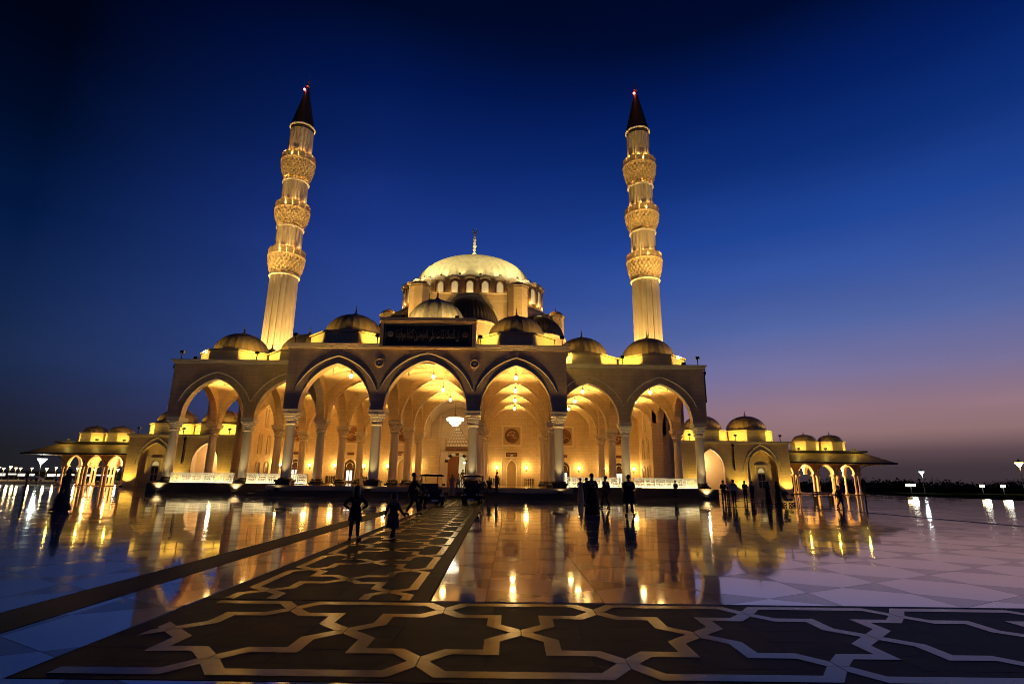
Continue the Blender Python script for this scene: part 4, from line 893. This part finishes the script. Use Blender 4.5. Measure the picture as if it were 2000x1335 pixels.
def person(label, x, y, h, rz, pose=None, top=('navy_cloth', (.02,.022,.035)), legs=('black_cloth', (.012,.012,.014)), robe=None, hair='short', z=0, headk=1.0, skirt=None, scarf=None, sleeves=True, group='people on the plaza', girth=1.0):
    t = thing('person', label, 'person', (x, y, z), rz, group); k = h/1.76
    J = {n: Vector(v) for n, v in BASE.items()}
    for n, v in (pose or {}).items(): J[n] = Vector(v)
    if headk != 1:
        for n in ('hlo', 'hmi', 'hto', 'nose'): J[n] = J['nec']+(J[n]-J['nec'])*headk
    P = {n: v*k for n, v in J.items()}; ks = list(BASE)
    def rad(n, ex=0): 
        r = RAD[n]*k*(girth if n in ('pel', 'spi', 'che') else 1)
        if n in ('hlo', 'hmi', 'hto', 'nose'): r *= headk
        return r+ex*k
    def sk(name, m, names, ex, sub=1):
        ed = [(names.index(a), names.index(b)) for a, b in EDG if a in names and b in names]
        return skin_mesh(name, [P[n] for n in names], ed, [rad(n, ex) for n in names], m, t, sub)
    bm_ = bmesh.new(); bm_.from_mesh(sk('body', 'skin', ks, 0))
    hb = MB()
    for s, sd in (('L', 1), ('R', -1)): hand(hb, P['wr'+s], P['wr'+s]-P['el'+s], k, sd)
    for sd in (1, -1): hb.ball(P['hmi']+Vector((sd*.082*k*headk, .01*k, -.01*k)), .022*k*headk, 6, 1.5)       # ears
    for sd in (1, -1): hb.ball(P['hmi']+Vector((sd*.036*k*headk, -.078*k*headk, .005*k)), .011*k*headk, 5)
    hb.tube([P['hmi']+Vector((-.025*k, -.088*k*headk, -.055*k*headk)), P['hmi']+Vector((.025*k, -.088*k*headk, -.055*k*headk))], .007*k, 4)
    me = hb.mesh('tmp'); bm_.from_mesh(me); bpy.data.meshes.remove(me)
    bme = bpy.data.meshes.new('body'); bm_.to_mesh(bme); bm_.free(); bme.polygons.foreach_set('use_smooth', [True]*len(bme.polygons))
    ob('body', bme, 'skin', t)
    tops = ['spi', 'pel', 'che', 'shL', 'elL', 'shR', 'elR']+(['wrL', 'wrR'] if sleeves else [])
    P0 = {n: P[n].copy() for n in P}
    for s in 'LR': P['wr'+s] = P['el'+s]+(P['wr'+s]-P['el'+s])*.90
    ob('shirt' if not robe else 'robe_top', sk('shirt', None, tops, .016), cm(*(robe or top)), t)
    for n in P0: P[n] = P0[n]
    if robe or skirt:
        zt, zb, rb = (1.0, .012, .27) if robe else (1.0, skirt[2], skirt[3])
        prof = []; n_ = 7; mb = MB(); cb = [(P['pel'].x, P['pel'].y)]; mid = ((P['anL'].x+P['anR'].x)/2, (P['anL'].y+P['anR'].y)/2)
        vs = []; N = 20
        for i in range(n_):
            q = i/(n_-1); zz = (zt+.12+(zb-zt-.12)*q)*k; r = (.155*girth+(rb-.155)*q**.8)*k; ox = P['pel'].x+(mid[0]-P['pel'].x)*q; oy = P['pel'].y+(mid[1]-P['pel'].y)*q
            for j in range(N):
                a = 2*PI*j/N; f = 1+.05*q*math.sin(6*a+1); vs.append((ox+r*f*math.cos(a)*1.05, oy+r*f*math.sin(a)*.8, zz))
        mb.add(vs, [(i*N+j, i*N+(j+1) % N, (i+1)*N+(j+1) % N, (i+1)*N+j) for i in range(n_-1) for j in range(N)]+[tuple(range(N))[::-1], tuple(range((n_-1)*N, n_*N))])
        ob('robe' if robe else 'skirt', mb, cm(*(robe or skirt[:2])), t, 60)
    if not robe:
        for s in 'LR': P['an'+s] = P['an'+s]+(P['kn'+s]-P['an'+s])*.06
        ob('trousers', sk('trousers', None, ['pel', 'hiL', 'knL', 'anL', 'hiR', 'knR', 'anR'], .018), cm(*legs), t)
        for n in P0: P[n] = P0[n]
    for s in 'LR':
        a, b = P['an'+s], P['to'+s]; ob('shoe', MB().tube([a+Vector((0,.05*k,-.05*k)), a+(b-a)*.3+Vector((0,0,-.02*k)), b, b+(b-a)*.25], [.04*k, .045*k, .045*k, .02*k], 8), cm('shoe_leather', (.015, .013, .012)), t, 60)
    hc = P['hmi']+Vector((0, .018*k, .022*k)); hr = .096*k*headk; hm = MB()
    if scarf:
        prof = [(hr*1.6, -.30*k), (hr*1.35, -.2*k), (hr*.9, -.13*k), (hr*1.05, -.05*k), (hr*1.1, .02*k), (hr*.95, .07*k), (hr*.5, .11*k), (.002, .12*k)]
        hm.lathe(prof, 16, hc+Vector((0, .025*k, 0)), cap=False); ob('headscarf', hm, cm(*scarf), t, 60)
    else:
        prof = [(hr*.85, -.06*k*headk), (hr*1.0, -.01*k*headk), (hr*1.0, .02*k*headk), (hr*.9, .055*k*headk), (hr*.68, .085*k*headk), (hr*.38, .103*k*headk), (.002, .11*k*headk)]
        hm.lathe(prof, 14, hc+Vector((0, .02*k, .01*k)), cap=False)
        if hair == 'long': hm.lathe([(.03*k, -.36*k), (.10*k, -.30*k), (.125*k, -.12*k), (.11*k, .0)], 14, hc+Vector((0, .055*k, 0)))
        if hair == 'bun': hm.ball(hc+Vector((0, .06*k, .11*k)), .05*k, 7)
        ob('hair', hm, 'hair', t, 60)
    return t
WALK = dict(knL=(.10,-.22,.52), anL=(.10,-.26,.10), toL=(.11,-.41,.06), knR=(-.10,.06,.50), anR=(-.10,.30,.14), toR=(-.11,.18,.04), elL=(.23,.12,1.14), wrL=(.25,.14,.90), elR=(-.23,-.06,1.14), wrR=(-.24,-.20,.93))
FOLD = dict(elL=(.25,.05,1.14), wrL=(.06,-.17,1.12), elR=(-.25,.05,1.14), wrR=(-.06,-.17,1.16))
HIPS = dict(elL=(.40,.06,1.17), wrL=(.20,-.06,1.02), elR=(-.40,.06,1.17), wrR=(-.20,-.06,1.02), knL=(.11,-.03,.50), anL=(.12,.02,.09), toL=(.15,-.13,.04), knR=(-.11,-.02,.5), anR=(-.13,.05,.09), toR=(-.22,-.08,.04))
SIT = dict(pel=(0,0,.50), spi=(0,-.02,.68), che=(0,-.06,.88), nec=(0,-.07,1.04), hlo=(0,-.09,1.12), hmi=(0,-.10,1.2), hto=(0,-.09,1.27), nose=(0,-.205,1.18), shL=(.17,-.06,.98), shR=(-.17,-.06,.98), elL=(.23,-.10,.72), elR=(-.23,-.10,.72), wrL=(.14,-.33,.60), wrR=(-.14,-.33,.60),
    hiL=(.09,0,.48), hiR=(-.09,0,.48), knL=(.11,-.42,.50), knR=(-.11,-.42,.50), anL=(.11,-.40,.09), anR=(-.11,-.38,.09), toL=(.12,-.55,.04), toR=(-.12,-.53,.04))
away = PI
person('girl with long hair standing with both hands on her hips beside the patterned path', 3.95, -34.92, 1.30, away+.2, HIPS, ('dark_dress', (.015,.014,.018)), hair='long', headk=1.18, skirt=('dark_dress', (.015,.014,.018), .66, .22))
person('small child in a flared dress walking on the patterned path, one arm held out', 4.97, -35.16, 1.12, away-.35, dict(WALK, elR=(-.33,-.02,1.14), wrR=(-.50,-.10,.94), elL=(.28,.10,1.15), wrL=(.36,.06,.95)), ('blue_dress', (.02,.025,.05)), hair='bun', headk=1.28, skirt=('blue_dress', (.02,.025,.05), .52, .27))
person('man striding past the parked golf cart, arm swung out to the side', 3.64, -24.79, 1.80, PI/2+.35, dict(WALK, elR=(-.30,-.22,1.16), wrR=(-.34,-.46,1.02)), ('black_shirt', (.012,.012,.014)), girth=1.1)
person('woman in a long dark robe and headscarf walking alone before the dark-sky pavilion', -11.5, -24.91, 1.78, -PI/2, dict(WALK), robe=('navy_robe', (.010,.014,.028)), scarf=('dark_scarf', (.012,.013,.02)))
person('man in a pale grey robe, outermost of the trio standing before the balustrade', 13.36, -5.6, 1.76, away, FOLD, robe=('grey_robe', (.34,.29,.22)))
person('slim man in dark clothes, middle of the trio before the balustrade', 12.84, -12.8, 1.76, away+.3, FOLD)
person('tall broad person in a long dark robe, nearest of the trio at the balustrade', 11.74, -22.81, 1.88, away-.2, FOLD, robe=('black_robe', (.011,.011,.012)), girth=1.25)
person('man with legs apart and folded arms, between the trio and the coated person', 13.55, -16.0, 1.84, away+.7, dict(FOLD, anL=(.22,-.12,.09), toL=(.26,-.27,.04), knL=(.17,-.10,.5), anR=(-.16,.10,.09), toR=(-.18,-.05,.04)))
person('person in a knee-length dark coat standing astride before the outer wing balustrade', 13.4, -23.25, 1.84, away, dict(FOLD, anL=(.13,.0,.09), anR=(-.17,-.08,.09), toR=(-.27,-.2,.04), toL=(.15,-.15,.04)), ('dark_coat', (.014,.013,.012)), skirt=('dark_coat', (.014,.013,.012), .50, .25), girth=1.25)
person('person in dark clothes standing close to the plinth below the outer wing balustrade', 22.84, 1.35, 1.72, away+.5, FOLD)
person('man in a dark jacket and jeans, darker of the couple by the plinth corner', 24.74, -5.01, 1.74, away, FOLD, legs=('jeans', (.03,.035,.06)))
person('man in a pale shirt and dark trousers by the plinth corner', 23.61, -9.85, 1.76, away-.5, WALK, ('pale_shirt', (.55,.5,.42)), legs=('jeans', (.03,.035,.06)))
person('child in a reddish shirt between the two men by the plinth corner', 24.3, -7.0, 1.2, away, None, ('red_shirt', (.16,.03,.02)), legs=('beige_trousers', (.25,.18,.11)), headk=1.2)
person('woman in a black robe standing before the niche window of the sunset hall', 27.27, -7.12, 1.70, away+.6, FOLD, robe=('black_robe', (.011,.011,.012)), scarf=('dark_scarf', (.012,.013,.02)))
person('woman in a black robe pushing a stroller before the sunset hall', 27.2, -8.83, 1.70, -PI/2-.2 if False else PI/2, dict(WALK, elL=(.22,-.12,1.14), wrL=(.20,-.36,1.0), elR=(-.22,-.12,1.14), wrR=(-.20,-.36,1.0)), robe=('black_robe', (.011,.011,.012)), scarf=('dark_scarf', (.012,.013,.02)))
person('person in dark clothes walking in front of the sunset pavilion', 29.77, -11.98, 1.45, PI/2, WALK)
person('two-tone dressed man, first of a close pair standing behind the plinth corner', 29.8, 3.0, 1.76, away, FOLD, ('blue_shirt', (.04,.05,.09)))
person('man in black, second of the close pair behind the plinth corner', 30.3, 2.6, 1.72, away+.4)
person('man in a light tan robe standing at the portico steps by the portal', 2.9, -1.75, 1.72, away, FOLD, robe=('tan_robe', (.42,.30,.16)), z=.25)
person('person in a cream shirt beside the man in the tan robe at the steps', 3.4, -1.3, 1.55, away+.5, WALK, ('cream_shirt', (.45,.36,.24)), legs=('tan_trousers', (.2,.14,.08)), z=.5)
person('person in brown clothes walking toward the carved door', 2.6, 12.0, 1.75, away, WALK, ('brown_shirt', (.12,.07,.03)), legs=('brown_trousers', (.09,.05,.025)), z=PZ+.012)
person('person in a red top behind the golf cart on the platform', 3.9, 4.2, 1.65, away-.3, FOLD, ('red_shirt', (.16,.03,.02)), z=PZ+.012)
person('dark-haired man in dark clothes standing alone on the steps of the sunset-side arch', 6.7, -1.2, 1.74, away+PI/3, FOLD, ('grey_shirt', (.05,.045,.035)), legs=('olive_trousers', (.10,.08,.035)), z=.5)
person('person in black sitting on the platform edge near the golf cart', 6.05, -.95, 1.72, 0, SIT, z=.52)
person('person in a red scarf sitting on the platform edge beside the golf cart', 5.45, -.95, 1.6, 0, SIT, ('pink_shirt', (.25,.12,.1)), z=.53)
person('man in a white robe walking under the dark-sky-side vaults', -8.5, 11.8, 1.76, PI/2, WALK, robe=('white_robe', (.55,.48,.38)), z=PZ+.012)

# ------------------------------------------------------------------ golf carts
CARTP = mat('cart_paint', (.012, .014, .022), .25, .1, 4, coat=.6)
CARTS = mat('cart_seat', (.05, .045, .04), .6, .1, 10)
def golf_cart(label, x, y, rz):
    t = thing('golf_cart', label, 'golf cart', (x, y, 0), rz, 'golf carts on the patterned path')      # front faces -Y
    b = MB()
    def loft(secs):
        vs = [(sx*w, yy, zz) for w, yy, zz in secs for sx in (-1, 1)]
        n = len(secs); return vs, [(2*i, 2*i+1, 2*i+3, 2*i+2) for i in range(n-1)]
    side = [(-1.22,.30),(-1.26,.52),(-1.12,.72),(-.72,.84),(-.66,.36),(.15,.34),(.18,.66),(.95,.70),(1.12,.55),(1.12,.30)]
    n = len(side); vs = [(s*(.52 if yy < -1 else .58), yy, zz) for s in (-1, 1) for yy, zz in side]
    b.add(vs, [(i, (i+1) % n, n+(i+1) % n, n+i) for i in range(n)]+[tuple(range(n))[::-1], tuple(range(n, 2*n))])
    ob('body', b, CARTP, t, 35)
    ob('fender', MB().lathe([(.30,-.10),(.32,-.08),(.32,.08),(.30,.10)], 14, a0=.2, a1=PI-.2).mesh('fender'), CARTP, t)
    fd = [o for o in t.children if o.name.startswith('fender')][0]; fd.rotation_euler = (PI/2, 0, PI/2); fd.location = (-.56, -.86, .26)
    for sx_, yy in ((.56,-.86),(-.56,.78),(.56,.78)):
        f = fd.copy(); COL.objects.link(f); f.location = (sx_, yy, .26)
    ob('bumper', MB().box(-.50,.50,-1.33,-1.265,.24,.38), 'metal', t); ob('grille', MB().box(-.26,.26,-1.275,-1.262,.40,.47), 'metal', t)
    for sx_ in (-1, 1): ob('headlight', MB().lathe([(.085,0),(.09,.02),(.06,.04),(0,.045)], 12, cap=False), mat('headlamp_glass', (.5,.5,.5), .1, 0, 1, coat=1), t)
    for k, o in enumerate([o for o in t.children if o.name.startswith('headlight')]): o.location = ((-.38, .38)[k], -1.235, .60); o.rotation_euler = (PI/2-.3, 0, 0)
    ob('number_plate', MB().box(-.2,.2,-1.345,-1.331,.25,.36), 'white', t)
    for yy, z0 in ((.35,.67),):
        ob('seat', MB().box(-.54,.54,yy-.27,yy+.20,z0,z0+.15), CARTS, t); ob('backrest', MB().box(-.54,.54,yy+.21,yy+.31,z0+.17,z0+.60), CARTS, t)
    ob('seat', MB().box(-.54,.54,.86,1.22,.71,.84), CARTS, t)
    ob('dashboard', MB().box(-.54,.54,-.74,-.60,.80,.98), CARTP, t)
    sw = ob('steering_wheel', MB().tube([(.17*math.cos(a*PI/8), .17*math.sin(a*PI/8), 0) for a in range(17)], .016, 6).tube([(-.16,0,0),(.16,0,0)], .012).tube([(0,0,0),(0,-.02,-.32)], .022), 'black', t); sw.location = (-.28,-.46,1.05); sw.rotation_euler = (.9,0,0)
    for sx_ in (-1, 1):
        ob('post', MB().tube([(sx_*.53,-.80,.82),(sx_*.52,-.52,1.78)], .022), 'black', t); ob('post', MB().tube([(sx_*.53,.92,.70),(sx_*.52,.86,1.78)], .022), 'black', t)
        ob('mirror', MB().box(min(sx_*.57,sx_*.72),max(sx_*.57,sx_*.72),-.64,-.60,1.16,1.28), 'black', t)
    ws = mat('windscreen', (.9,.9,.9), .05, 0, 1); ws.node_tree.nodes['Principled BSDF'].inputs['Transmission Weight'].default_value = 1; ws.node_tree.nodes['Principled BSDF'].inputs['IOR'].default_value = 1.02
    ob('windscreen', MB().add([(-.50,-.79,.90),(.50,-.79,.90),(.49,-.535,1.74),(-.49,-.535,1.74)], [(0,1,2,3)]), ws, t)
    rf = MB()
    secs = [(-.78,1.76),(-.7,1.83),(0,1.88),(.95,1.84),(1.02,1.77)]
    vs = [(sx_*w, yy, zz-dz) for yy, zz in secs for w, sx_, dz in ((.62,-1,.05),(.45,-1,0),(.45,1,0),(.62,1,.05))]
    rf.add(vs, [(4*i+j, 4*i+j+1, 4*i+j+5, 4*i+j+4) for i in range(4) for j in range(3)]+[(0,4,8,12,16,19,15,11,7,3)][:0]+[(4*i, 4*i+4, 4*i+7, 4*i+3) for i in range(4)])
    ob('roof', rf, CARTP, t, 40)
    ty = MB().lathe([(.14,-.10),(.22,-.10),(.245,-.07),(.245,.07),(.22,.10),(.14,.10)], 20, cap=False).mesh('tyre', 40); ty.materials.append(M['black'])
    rm = MB().lathe([(.14,-.06),(.14,.085),(.05,.10),(0,.10)], 14, cap=False).mesh('rim', 40); rm.materials.append(M['trim'])
    for sx_, yy in ((-1,-.86),(1,-.86),(-1,.78),(1,.78)):
        w = bpy.data.objects.new('wheel', ty); COL.objects.link(w); w.parent = t; w.location = (sx_*.52, yy, .247); w.rotation_euler = (0, sx_*PI/2, 0)
        ob('rim', rm, None, w)
    return t
golf_cart('dark golf cart seen straight from the front on the patterned path', 5.35, -11.6, -.03)
golf_cart('dark golf cart turned three-quarters, behind the striding man', 2.95, -14.4, .32)

# ------------------------------------------------------------------ street lamps, posts, bench, stroller
def lamp_post(label, x, y, h, head, col, p, glass, grp='lamps around the plaza'):
    t = thing('street_lamp', label, 'street lamp', (x, y, 0 if -78 < x < 67 and y < 66 else -.2), 0, grp); s = head
    ob('pole', MB().lathe([(.16,0),(.16,.3),(.08,.36),(.05,h-.1)], 10), 'black', t)
    ob('lamp_glass', MB().lathe([(.06*s, h-.12), (.42*s, h+.42*s), (.44*s, h+.5*s), (.05*s, h+.5*s)], 14), glass, t)
    ob('cap', MB().lathe([(.50*s, h+.51*s), (.5*s, h+.56*s), (.1*s, h+.72*s), (.03*s, h+.95*s)], 14), 'black', t)
    if p: point((0, -.1, h-.4), p, col, .25, t)
    return t
lamp_post('street lamp with bright white cone-shaped head beside the robed woman', -67.7, 40, 3.35, 1.5, (.9,1,.85), 300, 'lampcold')
lamp_post('slim pole with a cold white lamp head beyond the sunset pavilion', 88.8, 60, 3.9, 1.1, (.9,.95,1), 300, 'lampcold')
lamp_post('tall lamp with an orange glowing head at the edge of the picture', 108.4, 60, 5.6, 1.6, (1,.5,.15), 700, 'lamporange')
for px, Y, nm, wd in ((86.2, 60, 'wide low white floodlight on a short post beyond the sunset pavilion', 1.7), (100.2, 60, 'low white floodlight on a short post, right of the slim pole', .8), (104.3, 60, 'low white floodlight on a short post below the orange lamp', .8)):
    t = thing('floodlight_post', nm, 'floodlight', (px, Y, 0), 0, 'low floodlights beyond the plaza')
    ob('post', MB().lathe([(.09,-.2),(.07,1.3)], 8).box(-wd*.6,wd*.6,-.05,.05,1.3,1.38), 'black', t)
    nn = 3 if wd > 1 else 2
    for k in range(nn): ob('lamp_head', MB().box(-wd*.55+k*wd*1.1/nn+.04, -wd*.55+(k+1)*wd*1.1/nn-.04, -.16, .1, 1.4, 1.85), 'farlamp', t)
    point((0, -.8, 1.5), 120, (1,.95,.75), .5, t)
rng = random.Random(3)
for nlamp, px in enumerate((-4, 1, 10, 23, 34, 43, 65, 94, 112, 154, 188, 213, 233)):
    Y = 130+rng.uniform(-8, 8); d = Vector((px-1000, 0, 0)); X = CAMX+(px-1000)/FPX*(Y-CAMY)*.972
    lamp_post('far street lamp, '+ORD[nlamp]+' from the picture edge in the distant car park row', X, Y, 3.6+rng.uniform(-.25, .25), .95, (1,.62,.25), 900, 'farlamp', 'row of far street lamps')
shop = thing('shop_row', 'long low far building with a bright lit shopfront strip on the horizon', 'building', (-170, 175, -.2), 0)
ob('wall', MB().box(-66, 70, .31, 10, 0, 2.9), 'darkstone', shop); ob('roof', MB().box(-67, 71, -.2, 10.4, 2.9, 3.25), 'darkstone', shop)
for k in range(34):
    if rng.random() < .12: continue
    ob('window', MB().box(-64+k*3.95, -64+k*3.95+rng.uniform(1.8, 3.3), .2, .3, 1.35+rng.uniform(-.2, .4), 2.25), 'farwin', shop)
def far_car(x, y, c, nm):
    t = thing('parked_car', nm, 'car', (x, y, -.12), 0, 'cars in the distant car park')
    pr = [(-2.1,.3),(-2.1,.75),(-1.4,.9),(-.8,1.4),(.7,1.42),(1.4,.95),(2.1,.8),(2.1,.3)]; n = len(pr)
    ob('body', MB().add([(a, s*.85, z) for s in (-1, 1) for a, z in pr], [(i, (i+1) % n, n+(i+1) % n, n+i) for i in range(n)]+[tuple(range(n))[::-1], tuple(range(n, 2*n))]), c, t)
    for a in (-1.3, 1.3):
        for s in (-1, 1): w = ob('wheel', MB().lathe([(.32,-.1),(.32,.1)], 12), 'black', t); w.rotation_euler = (PI/2, 0, 0); w.location = (a, s*.8, .32)
for k, (x, nm) in enumerate(((-118, 'pale car parked below the row of far street lamps'), (-109, 'dark car parked below the row of far street lamps'), (-128, 'grey car farthest along below the row of far street lamps'))):
    far_car(x, 108+k, ('white', 'black', 'trim')[k], nm)
def bollard(label, x, y, h):
    t = tag(ob('bollard', MB().lathe([(.10,0),(.10,h*.05),(.07,h*.08),(.07,h*.9),(.09,h*.92),(.09,h*.97),(0,h)], 12), 'black', None, 40), label, 'bollard', 'dark posts on the plaza'); t.location = (x, y, 0); return t
bollard('slim dark post on the plaza at the far dark-sky edge', -30.8, -4.6, 1.75)
bollard('dark post just outside the last column of the sunset pavilion', 37.9, 1.5, 1.7)
bollard('dark post farther out from the sunset pavilion, beyond the other post', 41.6, 4.0, 1.5)
bn = thing('bench', 'dark bench in front of the sunset pavilion', 'bench', (36.5, 2.0, 0), .1)
for k in range(4): ob('slat', MB().box(-.9,.9,-.22+k*.12,-.13+k*.12,.42,.46), 'darkwood', bn)
for k in range(2): ob('back_slat', MB().box(-.9,.9,.27,.31,.58+k*.16,.70+k*.16), 'darkwood', bn)
for s in (-.75, .75): ob('leg', MB().box(s-.04,s+.04,-.2,.26,0,.419).box(s-.04,s+.04,.262,.30,.1,.9), 'metal', bn)
st = thing('stroller', 'dark stroller pushed by the woman in black before the sunset hall', 'stroller', (27.85, -8.8, 0), PI/2)
ob('seat', MB().add([(s*.22, y, z) for s in (-1, 1) for y, z in ((-.3,.35),(-.28,.5),(.05,.42),(.25,.95),(.32,.92),(.12,.32))], [(0,1,7,6),(1,2,8,7),(2,3,9,8),(3,4,10,9),(4,5,11,10),(5,0,6,11),(0,5,4,3,2,1),(6,7,8,9,10,11)]), 'black', st)
ob('hood', MB().lathe([(.26,0),(.24,.14),(.15,.24),(.0,.27)], 12, (0,.12,.78)), 'black', st)
for s in (-1, 1): ob('frame', MB().tube([(s*.24,-.3,.14),(s*.24,.2,.55),(s*.24,.52,1.0)], .014).tube([(s*.24,.3,.14),(s*.24,-.05,.5)], .014), 'metal', st)
ob('handle', MB().tube([(-.24,.52,1.0),(.24,.52,1.0)], .016), 'black', st)
for s in (-1, 1):
    for y in (-.3, .3): w = ob('wheel', MB().lathe([(.05,-.02),(.12,-.02),(.12,.02),(.05,.02)], 14, cap=False), 'black', st); w.rotation_euler = (0, PI/2, 0); w.location = (s*.24, y, .12)

# ------------------------------------------------------------------ far trees on the sunset side
def tree(label, x, y, h, w, seed, grp='trees beyond the plaza'):
    r = random.Random(seed); t = thing('tree', label, 'tree', (x, y, -.25), 0, grp)
    tr = MB().tube([(0,0,0),(.1,0,h*.3),(0,.1,h*.6)], [.16,.12,.06], 6)
    for k in range(4): a = r.uniform(0, 6.28); tr.tube([(0,0,h*.4),(w*.25*math.cos(a), w*.25*math.sin(a), h*.7)], [.07,.03], 5)
    ob('trunk', tr, 'bark', t); lf = MB(); cl = [(r.gauss(0, w*.24), r.gauss(0, w*.24), h*r.uniform(.45, .9), w*r.uniform(.12, .24)) for _ in range(16)]
    for k in range(700):
        c = r.choice(cl); u = Vector((r.gauss(0,1), r.gauss(0,1), r.gauss(0,1))).normalized()*c[3]*r.uniform(.5, 1.05); p = Vector(c[:3])+u; s = r.uniform(.10, .26)
        a, b = Vector((r.gauss(0,1), r.gauss(0,1), r.gauss(0,1))).normalized()*s, Vector((r.gauss(0,1), r.gauss(0,1), r.gauss(0,1))).normalized()*s*.6
        lf.add([p-a, p+b, p+a, p-b], [(0,1,2,3)])
    ob('crown', lf, 'leaf', t)
for k, (px, top, w) in enumerate(((1632, 937, 7), (1652, 936, 6), (1690, 943, 6), (1738, 944, 7), (1765, 941, 6), (1832, 940, 9), (1850, 942, 7), (1890, 947, 6), (1935, 943, 7), (1965, 941, 8), (1990, 940, 8))):
    Y = 118+(k*37 % 17); fwd = (Y-CAMY)*.972; X = CAMX+(px-1000)/FPX*fwd; hz = 667.5+FPX*math.tan(PITCH)+ROLL*(px-1000)
    tree('dark '+('broad', 'rounded', 'small', 'low', 'ragged', 'wide', 'bushy', 'thin', 'leaning', 'full', 'heavy')[k]+' tree silhouette '+('behind the sunset pavilion' if px < 1700 else 'on the horizon between pavilion and white lamp' if px < 1800 else 'on the horizon between the white and orange lamps' if px < 1950 else 'on the horizon below the orange lamp'), X, Y, 1.75+(hz-top)/FPX*fwd/.97, w, k)
hl = MB(); r = random.Random(5)
for k in range(9000):
    x = r.uniform(60, 330); y = r.uniform(165, 180); p = Vector((x, y, -.25+abs(r.gauss(0, .5))*2.0+r.uniform(0, 1.3+.7*math.sin(x*.09)+.5*math.sin(x*.31)))); s = r.uniform(.3, .7)
    a, b = Vector((r.gauss(0,1), r.gauss(0,1)*.3, r.gauss(0,1))).normalized()*s, Vector((r.gauss(0,1), r.gauss(0,1)*.3, r.gauss(0,1))).normalized()*s; hl.add([p-a, p+b, p+a, p-b], [(0,1,2,3)])
tag(ob('treeline', hl, 'leaf'), kind='stuff')
tag(ob('earth_bank', MB().add([(67.6,20,-.24),(400,20,-.24),(400,160,.9),(67.6,160,.9),(400,164,-.24),(67.6,164,-.24)], [(0,1,2,3),(3,2,4,5)]), 'lawn'), kind='structure')
